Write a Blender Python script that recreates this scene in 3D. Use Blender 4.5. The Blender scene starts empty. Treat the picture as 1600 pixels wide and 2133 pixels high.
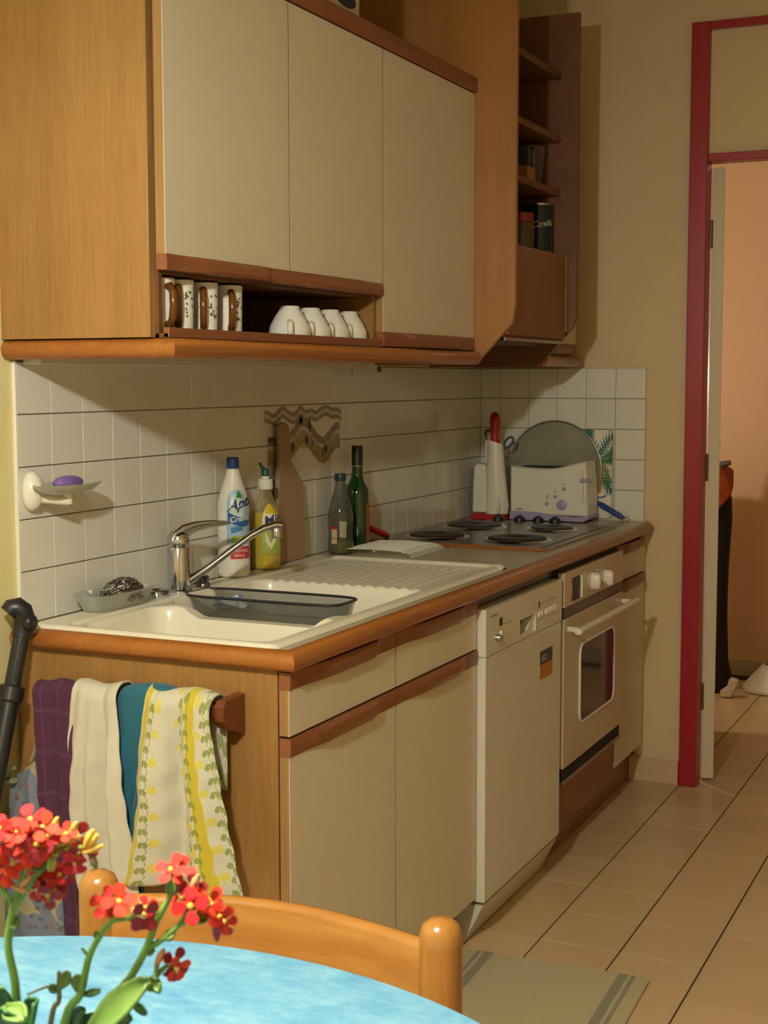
import bpy, bmesh, math, random
from mathutils import Vector, Matrix
from math import sin, cos, pi, sqrt, atan2, radians

# ------------------------------------------------------------------ camera, light, exposure
S = bpy.context.scene
COL = S.collection
CAM = Vector((1.7919, -2.0534, 1.3592))
YAW, PIT, ROLL, FPX = 0.43525, -0.09348, -0.001455, 2965.63
def make_camera():
    cy, sy = cos(YAW), sin(YAW)
    fw = Vector((-sy*cos(PIT), cy*cos(PIT), sin(PIT)))
    rt = Vector((cy, sy, 0)); up = rt.cross(fw)
    r2 = rt*cos(ROLL)+up*sin(ROLL); u2 = -rt*sin(ROLL)+up*cos(ROLL)
    cd = bpy.data.cameras.new('camera'); co = bpy.data.objects.new('camera', cd); COL.objects.link(co)
    m = Matrix((r2, u2, -fw)).transposed().to_4x4(); m.translation = CAM
    co.matrix_world = m
    cd.dof.use_dof = True; cd.dof.focus_distance = 3.3; cd.dof.aperture_fstop = 26
    cd.sensor_fit = 'HORIZONTAL'; cd.sensor_width = 36; cd.lens = FPX/1600*36
    cd.clip_start = .05; cd.clip_end = 50
    S.camera = co
make_camera()
W = bpy.data.worlds.new('world'); S.world = W; W.use_nodes = True
W.node_tree.nodes['Background'].inputs[0].default_value = (1, .9, .7, 1)
W.node_tree.nodes['Background'].inputs[1].default_value = .02
def lamp(name, loc, power, color, radius):
    l = bpy.data.lights.new(name, 'POINT'); l.energy = power; l.color = color; l.shadow_soft_size = radius
    o = bpy.data.objects.new(name, l); o.location = loc; COL.objects.link(o); return o
LAMP = (1.03, -1.48, 1.92)
lamp('pendant_light', LAMP, 100, (1, .97, .855), .045)
HALL = (.10, 3.25, 1.36)
lamp('hall_light', HALL, 15, (1, .88, .70), .05)
lamp('hall_ceiling_light', (1.25, 3.6, 2.3), 2.2, (1, .88, .70), .08)
S.view_settings.view_transform = 'Standard'
S.view_settings.look = 'None'
S.view_settings.gamma = 1
S.view_settings.use_curve_mapping = False
S.view_settings.exposure = 0.0

# ------------------------------------------------------------------ mesh builder
class MB:
    def __init__(s): s.v = []; s.f = []; s.m = []; s.uv = {}
    def add(s, vs, fs, mi=0):
        b = len(s.v); s.v += [tuple(p) for p in vs]
        for f in fs: s.f.append([b+i for i in f]); s.m.append(mi)
        return b
    def box(s, x0, x1, y0, y1, z0, z1, mi=0):
        s.add([(x0,y0,z0),(x1,y0,z0),(x1,y1,z0),(x0,y1,z0),(x0,y0,z1),(x1,y0,z1),(x1,y1,z1),(x0,y1,z1)],
              [(3,2,1,0),(4,5,6,7),(0,1,5,4),(1,2,6,5),(2,3,7,6),(3,0,4,7)], mi); return s
    def prism(s, poly, axis, a0, a1, mi=0):
        n = len(poly)
        def P(p, a):
            if axis == 'x': return (a, p[0], p[1])
            if axis == 'y': return (p[0], a, p[1])
            return (p[0], p[1], a)
        s.add([P(p, a0) for p in poly]+[P(p, a1) for p in poly],
              [list(range(n))[::-1], list(range(n, 2*n))]+[(i, (i+1) % n, n+(i+1) % n, n+i) for i in range(n)], mi); return s
    def lathe(s, prof, c=(0,0,0), axis='z', seg=28, mi=0, sc=(1,1), cap=True):
        # prof: [(r, h)], h along axis
        vs = []; fs = []
        for r, h in prof:
            for k in range(seg):
                a = 2*pi*k/seg; p, q = r*cos(a)*sc[0], r*sin(a)*sc[1]
                if axis == 'z': vs.append((c[0]+p, c[1]+q, c[2]+h))
                elif axis == 'y': vs.append((c[0]+p, c[1]+h, c[2]+q))
                else: vs.append((c[0]+h, c[1]+p, c[2]+q))
        n = len(prof)
        for i in range(n-1):
            for k in range(seg):
                k2 = (k+1) % seg
                fs.append((i*seg+k, i*seg+k2, (i+1)*seg+k2, (i+1)*seg+k))
        if cap:
            fs.append(list(range(seg))[::-1]); fs.append([(n-1)*seg+k for k in range(seg)])
        s.add(vs, fs, mi); return s
    def tube(s, path, rad, seg=10, mi=0, closed=False, flat=1.0):
        P = [Vector(p) for p in path]; n = len(P)
        if not hasattr(rad, '__len__'): rad = [rad]*n
        vs = []; fs = []; prev = None
        for i in range(n):
            if closed: t = (P[(i+1) % n]-P[i-1])
            else: t = P[min(i+1, n-1)]-P[max(i-1, 0)]
            t = t.normalized()
            if prev is None:
                a = Vector((0,0,1)) if abs(t.z) < .9 else Vector((1,0,0))
                u = t.cross(a).normalized()
            else:
                u = prev-t*prev.dot(t); u = u.normalized()
            prev = u; w = t.cross(u)
            for k in range(seg):
                a = 2*pi*k/seg
                vs.append(P[i]+(u*cos(a)*rad[i]+w*sin(a)*rad[i]*flat))
        m = n if closed else n-1
        for i in range(m):
            j = (i+1) % n
            for k in range(seg):
                k2 = (k+1) % seg
                fs.append((i*seg+k, i*seg+k2, j*seg+k2, j*seg+k))
        if not closed:
            fs.append(list(range(seg))[::-1]); fs.append([(n-1)*seg+k for k in range(seg)])
        s.add(vs, fs, mi); return s
    def grid(s, fn, nu, nv, mi=0, uv=True):
        b = len(s.v); vs = []; fs = []
        for j in range(nv+1):
            for i in range(nu+1):
                vs.append(fn(i/nu, j/nv))
                if uv: s.uv[b+len(vs)-1] = (i/nu, j/nv)
        for j in range(nv):
            for i in range(nu):
                a = j*(nu+1)+i
                fs.append((a, a+1, a+nu+2, a+nu+1))
        s.add(vs, fs, mi); return s
    def sphere(s, c, r, seg=14, rings=8, mi=0):
        if not hasattr(r, '__len__'): r = (r, r, r)
        vs = []; fs = []
        for i in range(rings+1):
            t = pi*i/rings
            for k in range(seg):
                a = 2*pi*k/seg
                vs.append((c[0]+r[0]*sin(t)*cos(a), c[1]+r[1]*sin(t)*sin(a), c[2]-r[2]*cos(t)))
        for i in range(rings):
            for k in range(seg):
                k2 = (k+1) % seg
                fs.append((i*seg+k, i*seg+k2, (i+1)*seg+k2, (i+1)*seg+k))
        s.add(vs, fs, mi); return s
    def sweep(s, path, prof, mi=0):
        # path 2D (x,y), outward = right hand side of travel; prof [(offset, z)] closed polygon
        P = [Vector(p) for p in path]; n = len(P); m = len(prof); vs = []; fs = []
        for i in range(n):
            d0 = (P[i]-P[i-1]).normalized() if i > 0 else (P[1]-P[0]).normalized()
            d1 = (P[i+1]-P[i]).normalized() if i < n-1 else d0
            n0 = Vector((d0.y, -d0.x)); n1 = Vector((d1.y, -d1.x))
            b = (n0+n1).normalized(); k = 1/max(.2, b.dot(n0))
            for o, z in prof: vs.append((P[i].x+b.x*o*k, P[i].y+b.y*o*k, z))
        for i in range(n-1):
            for k in range(m):
                k2 = (k+1) % m
                fs.append((i*m+k, (i+1)*m+k, (i+1)*m+k2, i*m+k2))
        fs.append(list(range(m))); fs.append([(n-1)*m+k for k in range(m)][::-1])
        s.add(vs, fs, mi); return s
    def xf(s, M):
        s.v = [tuple(M @ Vector(p)) for p in s.v]; return s
    def build(s, name, mats, parent=None, bevel=0, smooth=None, solid=0, subsurf=0, kind=None, label=None, local=False, seg=2):
        me = bpy.data.meshes.new(name)
        off = Vector((0,0,0))
        if parent is not None and not local:
            p = parent
            while p is not None: off += Vector(p.location); p = p.parent
        me.from_pydata([tuple(Vector(p)-off) for p in s.v], [], s.f)
        if not hasattr(mats, '__len__'): mats = [mats]
        for m in mats: me.materials.append(m)
        if len(mats) > 1: me.polygons.foreach_set('material_index', s.m)
        if s.uv:
            ul = me.uv_layers.new(name='uv')
            for l in me.loops: ul.data[l.index].uv = s.uv.get(l.vertex_index, (0,0))
        bm = bmesh.new(); bm.from_mesh(me); bmesh.ops.recalc_face_normals(bm, faces=bm.faces); bm.to_mesh(me); bm.free()
        if smooth is not None:
            me.shade_smooth(); me.set_sharp_from_angle(angle=radians(smooth))
        me.update()
        o = bpy.data.objects.new(name, me); COL.objects.link(o)
        if parent is not None: o.parent = parent
        if solid:
            md = o.modifiers.new('solid', 'SOLIDIFY'); md.thickness = solid; md.offset = 0
        if bevel:
            md = o.modifiers.new('bevel', 'BEVEL'); md.width = bevel; md.segments = seg; md.limit_method = 'ANGLE'; md.angle_limit = radians(40)
            md.harden_normals = False
        if subsurf:
            md = o.modifiers.new('sub', 'SUBSURF'); md.levels = subsurf; md.render_levels = subsurf
        if kind: o['kind'] = kind
        if label: o['label'] = label
        return o

def thing(name, label, cat, loc=(0,0,0), rz=0, group=None):
    o = bpy.data.objects.new(name, None); COL.objects.link(o); o.empty_display_size = .05
    o.location = loc; o.rotation_euler = (0,0,rz); o['label'] = label; o['category'] = cat
    if group: o['group'] = group
    return o
def tag(o, label, cat, group=None):
    o['label'] = label; o['category'] = cat
    if group: o['group'] = group
    return o
def copy_tree(o, parent=None):
    c = o.copy(); COL.objects.link(c); c.parent = parent
    for ch in list(o.children): copy_tree(ch, c)
    return c
def struct(o, label=None):
    o['kind'] = 'structure'
    if label: o['label'] = label
    return o
def textmb(txt, size, mapping, spacing=1.0, bold=0.0, shear=0.0):
    """flat letters as a mesh, mapped by mapping(x, y) -> world point"""
    cu = bpy.data.curves.new('t', 'FONT'); cu.body = txt; cu.size = size; cu.space_character = spacing
    cu.offset = bold; cu.shear = shear; cu.resolution_u = 3
    ob = bpy.data.objects.new('t', cu); COL.objects.link(ob)
    dg = bpy.context.evaluated_depsgraph_get()
    me = bpy.data.meshes.new_from_object(ob.evaluated_get(dg))
    vs = [mapping(v.co.x, v.co.y) for v in me.vertices]; fs = [list(p.vertices) for p in me.polygons]
    bpy.data.objects.remove(ob); bpy.data.meshes.remove(me); bpy.data.curves.remove(cu)
    m = MB(); m.add(vs, fs); return m

# ------------------------------------------------------------------ materials
class NT:
    """little expression helper for node maths"""
    def __init__(s, name):
        s.mat = bpy.data.materials.new(name); s.mat.use_nodes = True
        s.t = s.mat.node_tree; s.b = s.t.nodes['Principled BSDF']
    def n(s, typ, **kw):
        o = s.t.nodes.new(typ)
        for k, v in kw.items(): setattr(o, k, v)
        return o
    def math(s, op, a, b=0.0, c=0.0):
        o = s.n('ShaderNodeMath', operation=op)
        for i, x in enumerate((a, b, c)):
            if isinstance(x, (int, float)): o.inputs[i].default_value = x
            else: s.t.links.new(x, o.inputs[i])
        return o.outputs[0]
    def coord(s, kind='Object', scale=(1,1,1), loc=(0,0,0)):
        tc = s.n('ShaderNodeTexCoord'); mp = s.n('ShaderNodeMapping')
        mp.inputs['Scale'].default_value = scale; mp.inputs['Location'].default_value = loc
        s.t.links.new(tc.outputs[kind], mp.inputs[0]); return mp.outputs[0]
    def noise(s, vec, scale=5, detail=4, rough=.55, dist=0):
        o = s.n('ShaderNodeTexNoise'); s.t.links.new(vec, o.inputs['Vector'])
        o.inputs['Scale'].default_value = scale; o.inputs['Detail'].default_value = detail
        o.inputs['Roughness'].default_value = rough; o.inputs['Distortion'].default_value = dist
        return o.outputs['Fac']
    def ramp(s, fac, stops):
        o = s.n('ShaderNodeValToRGB'); s.t.links.new(fac, o.inputs[0]); e = o.color_ramp.elements
        while len(e) < len(stops): e.new(.5)
        for i, (p, c) in enumerate(stops): e[i].position = p; e[i].color = (*c, 1) if len(c) == 3 else c
        return o.outputs[0]
    def mix(s, fac, a, b, mode='MIX'):
        o = s.n('ShaderNodeMix', data_type='RGBA', blend_type=mode)
        for i, x in ((0, fac), (6, a), (7, b)):
            if isinstance(x, (int, float)): o.inputs[i].default_value = x
            elif isinstance(x, tuple): o.inputs[i].default_value = (*x, 1) if len(x) == 3 else x
            else: s.t.links.new(x, o.inputs[i])
        return o.outputs[2]
    def set(s, color=None, rough=None, metal=None, bump=None, bumpd=.002, bumps=.5, **kw):
        b = s.b
        def put(name, x):
            if x is None: return
            if isinstance(x, (int, float)): b.inputs[name].default_value = x
            elif isinstance(x, tuple): b.inputs[name].default_value = (*x, 1) if len(x) == 3 else x
            else: s.t.links.new(x, b.inputs[name])
        put('Base Color', color); put('Roughness', rough); put('Metallic', metal)
        for k, v in kw.items(): put(k.replace('_', ' '), v)
        if bump is not None:
            o = s.n('ShaderNodeBump'); o.inputs['Distance'].default_value = bumpd; o.inputs['Strength'].default_value = bumps
            s.t.links.new(bump, o.inputs['Height']); s.t.links.new(o.outputs[0], b.inputs['Normal'])
        return s.mat
def hx(h):
    h = h.lstrip('#'); c = [int(h[i:i+2], 16)/255 for i in (0,2,4)]
    return tuple(x/12.92 if x <= .04045 else ((x+.055)/1.055)**2.4 for x in c)
def plain(name, col, rough=.5, metal=0, var=.06, vs=8, bump=0, bs=60, **kw):
    t = NT(name); v = t.coord('Object'); f = t.noise(v, vs, 3)
    c2 = tuple(max(0, x*(1-var*2)) for x in col)
    c = t.mix(f, c2, tuple(min(1, x*(1+var)) for x in col))
    bb = t.noise(v, bs, 3) if bump else None
    return t.set(color=c, rough=rough, metal=metal, bump=bb, bumpd=bump or .001, **kw)
def wood(name, c1, c2, grain='z', rough=.42, fine=90, stretch=.045, scale=1.0, blotch=.5, coat=0.0):
    t = NT(name)
    k = {'x': (stretch,1,1), 'y': (1,stretch,1), 'z': (1,1,stretch)}[grain]
    v = t.coord('Object', tuple(a*scale for a in k))
    n1 = t.noise(v, fine, 5, .65, .4)
    n2 = t.noise(v, 9, 3, .5, 1.2)
    n3 = t.noise(t.coord('Object'), 3.0, 2)
    a = t.math('MULTIPLY', n1, .5); b = t.math('MULTIPLY', n2, .35); c = t.math('MULTIPLY', n3, .35*blotch)
    f = t.math('ADD', t.math('ADD', a, b), c)
    col = t.ramp(f, [(.32, c1), (.72, c2)])
    return t.set(color=col, rough=rough, bump=n1, bumpd=.0006, bumps=.35, Coat_Weight=coat, Coat_Roughness=.15)
def glass(name, col, rough=.05, ior=1.45, alpha=.35):
    t = NT(name); v = t.coord('Object'); f = t.noise(v, 12, 2)
    c = t.mix(f, tuple(x*.9 for x in col), col)
    lw = t.n('ShaderNodeLayerWeight'); lw.inputs['Blend'].default_value = .35
    al = t.math('ADD', t.math('MULTIPLY', lw.outputs['Facing'], .6), alpha)
    return t.set(color=c, rough=rough, Alpha=t.math('MINIMUM', al, 1.0), Coat_Weight=.4, Coat_Roughness=.04)

M = {}
M['wall'] = plain('cream_wall_paint', hx('#d6c199'), .85, var=.03, vs=3, bump=.0012, bs=180)
M['wall_side'] = plain('pale_yellow_wall_paint', hx('#e2d79c'), .85, var=.03, vs=3, bump=.0012, bs=180)
M['ceiling'] = plain('ceiling_paint', hx('#e6dec2'), .9, var=.02)
M['grout'] = plain('tile_grout', hx('#a1967f'), .9, var=.1, vs=20)
M['hallwall'] = plain('peach_hall_wall', hx('#ecc7a0'), .8, var=.03, vs=3)
def tile_mat():
    t = NT('white_glazed_tile'); oi = t.n('ShaderNodeObjectInfo')
    c = t.mix(oi.outputs['Random'], hx('#dddbcf'), hx('#e0ded2'))
    w = t.noise(t.coord('Object'), 14, 2)
    return t.set(color=c, rough=.16, bump=w, bumpd=.0015, bumps=.25, Coat_Weight=.3, Coat_Roughness=.08)
M['tile'] = tile_mat()
def floor_mat():
    t = NT('tan_floor_tile'); oi = t.n('ShaderNodeObjectInfo')
    c = t.mix(oi.outputs['Random'], hx('#cfb48c'), hx('#d8bd96'))
    n = t.noise(t.coord('Object', (1,1,1)), 22, 4)
    c = t.mix(t.math('MULTIPLY', n, .35), c, hx('#bb9c74'))
    return t.set(color=c, rough=.29, bump=n, bumpd=.0012, bumps=.3)
M['floor'] = floor_mat()
M['fgrout'] = plain('floor_grout', hx('#403123'), .9, var=.15, vs=20)
M['oak'] = wood('honey_oak_veneer', hx('#805a2f'), hx('#a87f48'), 'z', .38, fine=160, stretch=.05)
M['oak_lip'] = wood('oak_lipping', hx('#85623a'), hx('#a98650'), 'z', .45)
M['dark_oak'] = wood('dark_oak_interior', hx('#5d3a1c'), hx('#7d5029'), 'y', .5)
M['panel_oak'] = wood('tall_panel_oak', hx('#7c5127'), hx('#a37138'), 'z', .4, fine=70, blotch=1.3)
M['trim'] = wood('red_brown_trim_y', hx('#74432a'), hx('#945c38'), 'y', .36)
M['mould'] = wood('orange_bullnose', hx('#854c1c'), hx('#a8682c'), 'y', .3, coat=.25)
M['chair'] = wood('varnished_pine', hx('#855620'), hx('#a97536'), 'x', .25, fine=60, coat=.5)
M['chairz'] = wood('varnished_pine_z', hx('#855620'), hx('#a97536'), 'z', .25, fine=60, coat=.5)
M['rack'] = wood('dark_brown_wood', hx('#52280f'), hx('#7a4420'), 'x', .4)
M['hoodbrown'] = plain('brown_laminate', hx('#86552f'), .45, var=.08, vs=30)
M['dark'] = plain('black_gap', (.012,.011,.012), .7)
M['cream'] = plain('cream_laminate', hx('#d3c9b0'), .38, var=.02, vs=40, bump=.0003, bs=400)
M['white'] = plain('white_enamel', hx('#dbd8c8'), .22, var=.015)
M['beigeenamel'] = plain('beige_enamel', hx('#cabca2'), .25, var=.02)
M['worktop'] = plain('speckled_worktop', hx('#bdb39a'), .3, var=.07, vs=260)
M['sink'] = plain('cream_sink', hx('#ebe6d2'), .25, var=.015)
M['chrome'] = plain('chrome', (.58,.61,.66), .13, 1, var=.01)
M['steel'] = plain('brushed_steel', (.42,.41,.39), .28, 1, var=.05)
M['darksteel'] = plain('dark_steel', (.16,.15,.14), .25, .8, var=.1)
M['plate'] = plain('black_hotplate', (.025,.024,.024), .45, .3, var=.2, vs=30)
M['black'] = plain('black_plastic', (.014,.014,.016), .38)
M['red'] = plain('red_gloss_paint', hx('#a01a28'), .35, var=.05)
M['redplastic'] = plain('red_plastic', hx('#b01b22'), .35)
M['whiteplastic'] = plain('white_plastic', hx('#e6e2d2'), .35, var=.02)
M['lilac'] = plain('lilac_plastic', hx('#a79fc4'), .4)
M['blueplastic'] = plain('blue_plastic', hx('#22408c'), .35)
M['porcelain'] = plain('white_porcelain', hx('#e8e5d6'), .12, var=.015)
M['goldbrown'] = plain('brown_glaze', hx('#6e4116'), .15, var=.2)
M['soap'] = plain('purple_soap', hx('#7d5fa8'), .4, var=.08)
M['hallskirt'] = plain('pale_skirting_tile', hx('#cfc4a0'), .4)

# ------------------------------------------------------------------ setting
T = .102
YW0, YE = .132, 2.5986        # tile wall start, tile face of the end wall
ZC = .883
XW = -.008                     # painted wall face
YWALL = YE+.008
wl = struct(MB().box(XW-.15, XW, -3.6, YWALL+.1, 0, 2.62).build('wall_left', M['wall_side']))
wb = MB()
wb.box(XW, .722, YWALL, YWALL+.035, 0, 2.62); wb.box(1.575, 3.0, YWALL, YWALL+.035, 0, 2.62); wb.box(.722, 1.575, YWALL, YWALL+.035, 2.485, 2.62)
wb = struct(wb.build('wall_back', M['wall']))
struct(MB().box(3.0, 3.15, -3.6, 4.7, 0, 2.62).build('wall_right', M['wall']))
struct(MB().box(-.2, 3.15, -3.75, -3.6, 0, 2.62).build('wall_front', M['wall']))
struct(MB().box(-1.3, 3.15, -3.75, 4.7, 2.62, 2.72).build('ceiling', M['ceiling']))
struct(MB().box(-1.3, 3.0, 4.48, 4.62, 0, 2.62).build('wall_hall_back', M['hallwall']))
struct(MB().box(-1.42, -1.3, YWALL+.035, 4.62, 0, 2.62).build('wall_hall_left', M['hallwall']))
struct(MB().box(-1.3, .722, YWALL+.035, YWALL+.05, 0, 2.62).build('wall_hall_front', M['hallwall']))
fl = struct(MB().box(-1.3, 3.0, -3.6, 4.48, -.12, -.0035).build('floor', M['fgrout']))

def tile_mesh(w, h, d, g, bev, mat, name='tile', g2=None):
    m = MB(); w2, h2 = w/2-g/2, h/2-(g2 or g)/2
    vs = []
    for (s, z) in ((0, 0), (0, d-bev), (bev, d)):
        for sx, sy in ((-1,-1),(1,-1),(1,1),(-1,1)): vs.append((sx*(w2-s), sy*(h2-s), z))
    fs = [(8,9,10,11)]
    for r in (0, 4):
        for k in range(4): fs.append((r+k, r+(k+1) % 4, r+4+(k+1) % 4, r+4+k))
    m.add(vs, fs); me = bpy.data.meshes.new(name); me.from_pydata(m.v, [], m.f); me.materials.append(mat); me.update(); return me
wt = tile_mesh(T, T, .008, .0012, .0010, M['tile'], g2=.0021)
MX = Matrix(((0,0,1,0),(1,0,0,0),(0,1,0,0),(0,0,0,1)))       # z->x : faces +x
MY = Matrix(((1,0,0,0),(0,0,-1,0),(0,1,0,0),(0,0,0,1)))      # z->-y
def place_tile(me, M4, parent):
    o = bpy.data.objects.new('tile', me); COL.objects.link(o); o.parent = parent; o.matrix_local = M4; return o
ny = 25
for r in range(5):
    for k in range(ny):
        y = YW0+(k+.5)*T
        w = T
        if YE-(YW0+k*T) < T:
            w = YE-(YW0+k*T)
            if w < .01: continue
            y = YW0+k*T+w/2
        place_tile(wt, Matrix.Translation((XW, y, ZC+(r+.5)*T)) @ MX @ Matrix.Diagonal((w/T, 1, 1, 1)), wl)
for r in range(5):
    for k in range(-1, 5):
        x0 = .0746+k*T; w = T
        if k == -1: x0 = 0; w = .0746
        place_tile(wt, Matrix.Translation((x0+w/2, YWALL, ZC+(r+.5)*T)) @ MY @ Matrix.Diagonal((w/T, 1, 1, 1)), wb)
MB().box(XW, -.0062, YW0, YE, ZC, ZC+5*T).build('grout_bed', M['grout'], wl)
MB().box(0, .585, YWALL-.0018, YWALL, ZC, ZC+5*T).build('grout_bed', M['grout'], wb)
MB().box(XW, .001, YW0-.006, YW0, ZC-.03, 1.395).build('edge_bead', M['whiteplastic'], wl, bevel=.002)
# floor tiles
FT = .2
ft = tile_mesh(.1983, .2012, .004, .0040, .0004, M['floor'], g2=.0034)
cnt = 0; rest = MB()
for i in range(-11, 13):
    for j in range(-25, 17):
        x = .7196+.1983*(i+.5); y = 1.1485+.2012*(j+.5)
        if x < -1.28 or x > 2.98 or y > 4.46 or y < -3.58: continue
        if y < 2.6 and x < .0: continue
        if y < 2.75 and y > 2.5 and (x < .7 or x > 1.6): pass
        vis = (.45 < x < 2.1 and .5 < y < 2.75) or (.3 < x < 1.6 and 2.75 <= y < 4.5)
        if vis and cnt < 296:
            o = bpy.data.objects.new('tile', ft); COL.objects.link(o); o.parent = fl; o.location = (x, y, -.004); cnt += 1
        else:
            b = len(rest.v); rest.add([(v.co.x+x, v.co.y+y, v.co.z-.004) for v in ft.vertices], [list(p.vertices) for p in ft.polygons])
rest.build('tile_field', M['floor'], fl, kind='stuff')
# baseboard of tan tiles at the end wall
bb = struct(MB().box(.545, .716, YWALL-.009, YWALL, .0, .078).build('baseboard_back', M['floor'], bevel=.001))
struct(MB().box(-1.3, 3.0, 4.468, 4.48, 0, .075).build('baseboard_hall', M['hallskirt'], bevel=.002))
# red door frame
fr = MB(); fr.box(.718, .776, YE-.009, YWALL+.052, 0, 2.487)
fr = struct(fr.build('trim_1', M['red'], bevel=.003), 'dark red painted left post of the door frame')
MB().box(.714, .722, YE-.003, YWALL, 0, .08).build('post_foot', M['red'], fr)
fr2 = struct(MB().box(1.518, 1.576, YE-.009, YWALL+.052, 0, 2.487).build('trim_2', M['red'], bevel=.003))
struct(MB().box(.776, 1.518, YE-.006, YWALL+.05, 2.463, 2.487).build('trim_3', M['red'], bevel=.002), 'dark red head rail of the door frame')
struct(MB().box(.776, 1.518, YE-.006, YWALL+.05, 2.048, 2.074).build('trim_4', M['red'], bevel=.002), 'dark red transom rail above the doorway')
struct(MB().box(.776, 1.518, YWALL+.010, YWALL+.025, 2.074, 2.463).build('trim_5', M['wall']), 'cream panel above the doorway')
# door leaf, opened into the hall and seen end on
dr = thing('door_1', 'x', 'door', (.778, 2.668, 0)); del dr['category']; del dr['label']; dr['kind'] = 'structure'; dr['label'] = 'pale cream door leaf standing open into the hall'
dr.rotation_euler = (0, 0, radians(110.5))
MB().box(0, .72, -.040, 0, .012, 2.04).build('door_leaf', M['cream'], dr, bevel=.002, local=True)
for z in (.25, 1.02, 1.78):
    MB().lathe([(.006, 0), (.006, .09)], (-.006, .004, z), seg=12).build('hinge', M['goldbrown'], dr, local=True)
MB().tube([(.66,-.045,1.02),(.66,-.09,1.02),(.56,-.095,1.02)], .008).build('handle', M['steel'], dr, local=True)

# ------------------------------------------------------------------ worktop
wt_ = thing('worktop', 'long beige worktop with rounded brown wooden edge on the base cabinets', 'worktop', (0, .12, ZC-.04))
w = MB()
w.box(0, .594, .12, .135, ZC-.036, ZC); w.box(.55, .594, .135, 1.27, ZC-.036, ZC); w.box(0, .035, .135, 1.27, ZC-.036, ZC)
w.box(0, .594, 1.27, YE, ZC-.036, ZC)
w.build('worktop_slab', M['worktop'], wt_)
bn = [(0, ZC), (.010, ZC+.0015), (.018, ZC-.002), (.025, ZC-.009), (.028, ZC-.018), (.026, ZC-.028), (.019, ZC-.035), (.008, ZC-.037), (0, ZC-.037)]
MB().sweep([(0, .12), (.594, .12), (.594, 2.575), (.585, YE)], bn).build('wooden_edge', M['mould'], wt_, smooth=50)
MB().box(.0, .588, YE-.004, YE, ZC, ZC+.006).build('seal_strip', M['cream'], wt_)

# ------------------------------------------------------------------ sink (height field)
def rr(x, y, x0, x1, y0, y1, r):
    """signed distance to a rounded rectangle (negative inside)"""
    cx, cy = (x0+x1)/2, (y0+y1)/2; qx, qy = abs(x-cx)-(x1-x0)/2+r, abs(y-cy)-(y1-y0)/2+r
    return sqrt(max(qx,0)**2+max(qy,0)**2)+min(max(qx,qy),0)-r
def sst(a, b, t):
    t = max(0, min(1, (t-a)/(b-a))); return t*t*(3-2*t)
SZ = .8905
def sinkz(x, y):
    z = SZ
    d = rr(x, y, .024, .572, .112, 1.302, .02)
    z -= .007*sst(-.010, .004, d)                       # rolled outer edge
    # inner field slightly lower than the rim
    d = rr(x, y, .10, .545, .135, 1.27, .03)
    z -= .0045*sst(.004, -.006, d)
    # drainer ridges
    if y > .84 and x > .10:
        k = sst(.866, .874, y)*sst(1.245, 1.215, y)*sst(.11, .14, x)*sst(.53, .515, x)
        z -= k*(.0075*(1-abs(sin(pi*(x-.12)/.029))))*1.0
        z += .004*sst(1.255, 1.27, y)*sst(1.30, 1.285, y)
    # bowls
    d1 = rr(x, y, .125, .533, .150, .425, .045)
    z1 = .165*sst(.012, -.030, d1)
    d2 = rr(x, y, .115, .533, .465, .862, .045)
    z2 = .165*sst(.010, -.026, d2)
    # lowered wall between the bowls
    br = sst(.16, .22, x)*sst(.515, .47, x)*sst(.40, .43, y)*sst(.50, .462, y)
    z -= max(z1, z2, .022*br)
    # tray ledge at the near back corner stays high
    return z
sk = thing('sink', 'cream two bowl sink with grooved drainer let into the worktop', 'sink', (.3, .7, .883))
def sfn(u, v):
    x = .020+u*.556; y = .108+v*1.198
    return (x, y, sinkz(x, y))
m = MB().grid(sfn, 150, 330, uv=False)
m.build('basin', M['sink'], sk, smooth=60)
for yy in (.29, .66):
    MB().lathe([(.0, 0), (.034, 0), (.038, .003), (.040, .001)], (.33, yy, SZ-.1735), cap=False).build('drain', M['steel'], sk, smooth=40)

# ------------------------------------------------------------------ base cabinets
XF = .596
def handle_strip(name, y0, y1, zt, zb, xf, mat, parent, up=False):
    """wooden grip strip along y, thicker over its middle, glued to the door edge"""
    n = 26; m = MB(); P = []
    for i in range(n+1):
        f = i/n; y = y0+(y1-y0)*f
        b = sst(.08, .34, f)*sst(.80, .755, f); p = .003+.0125*b
        h = zt-zb; zz = zb-.0025*b*(1 if not up else 0); zt2 = zt+.0*b
        if not up:
            P.append([(xf-.02, zt), (xf+p*.75, zt), (xf+p, zt-.006), (xf+p*.95, zt-h*.65), (xf+p*.35, zz), (xf-.02, zb)])
        else:
            P.append([(xf-.02, zt), (xf+p*.35, zt), (xf+p*.95, zb+h*.65), (xf+p, zb+.006), (xf+p*.75, zb), (xf-.02, zb)])
    vs = []; fs = []
    for i in range(n+1):
        y = y0+(y1-y0)*i/n
        vs += [(a, y, z) for a, z in P[i]]
    for i in range(n):
        for k in range(6):
            k2 = (k+1) % 6; fs.append((i*6+k, i*6+k2, (i+1)*6+k2, (i+1)*6+k))
    fs += [list(range(6))[::-1], [n*6+k for k in range(6)]]
    m.add(vs, fs)
    return m.build(name, mat, parent, smooth=30)
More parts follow.
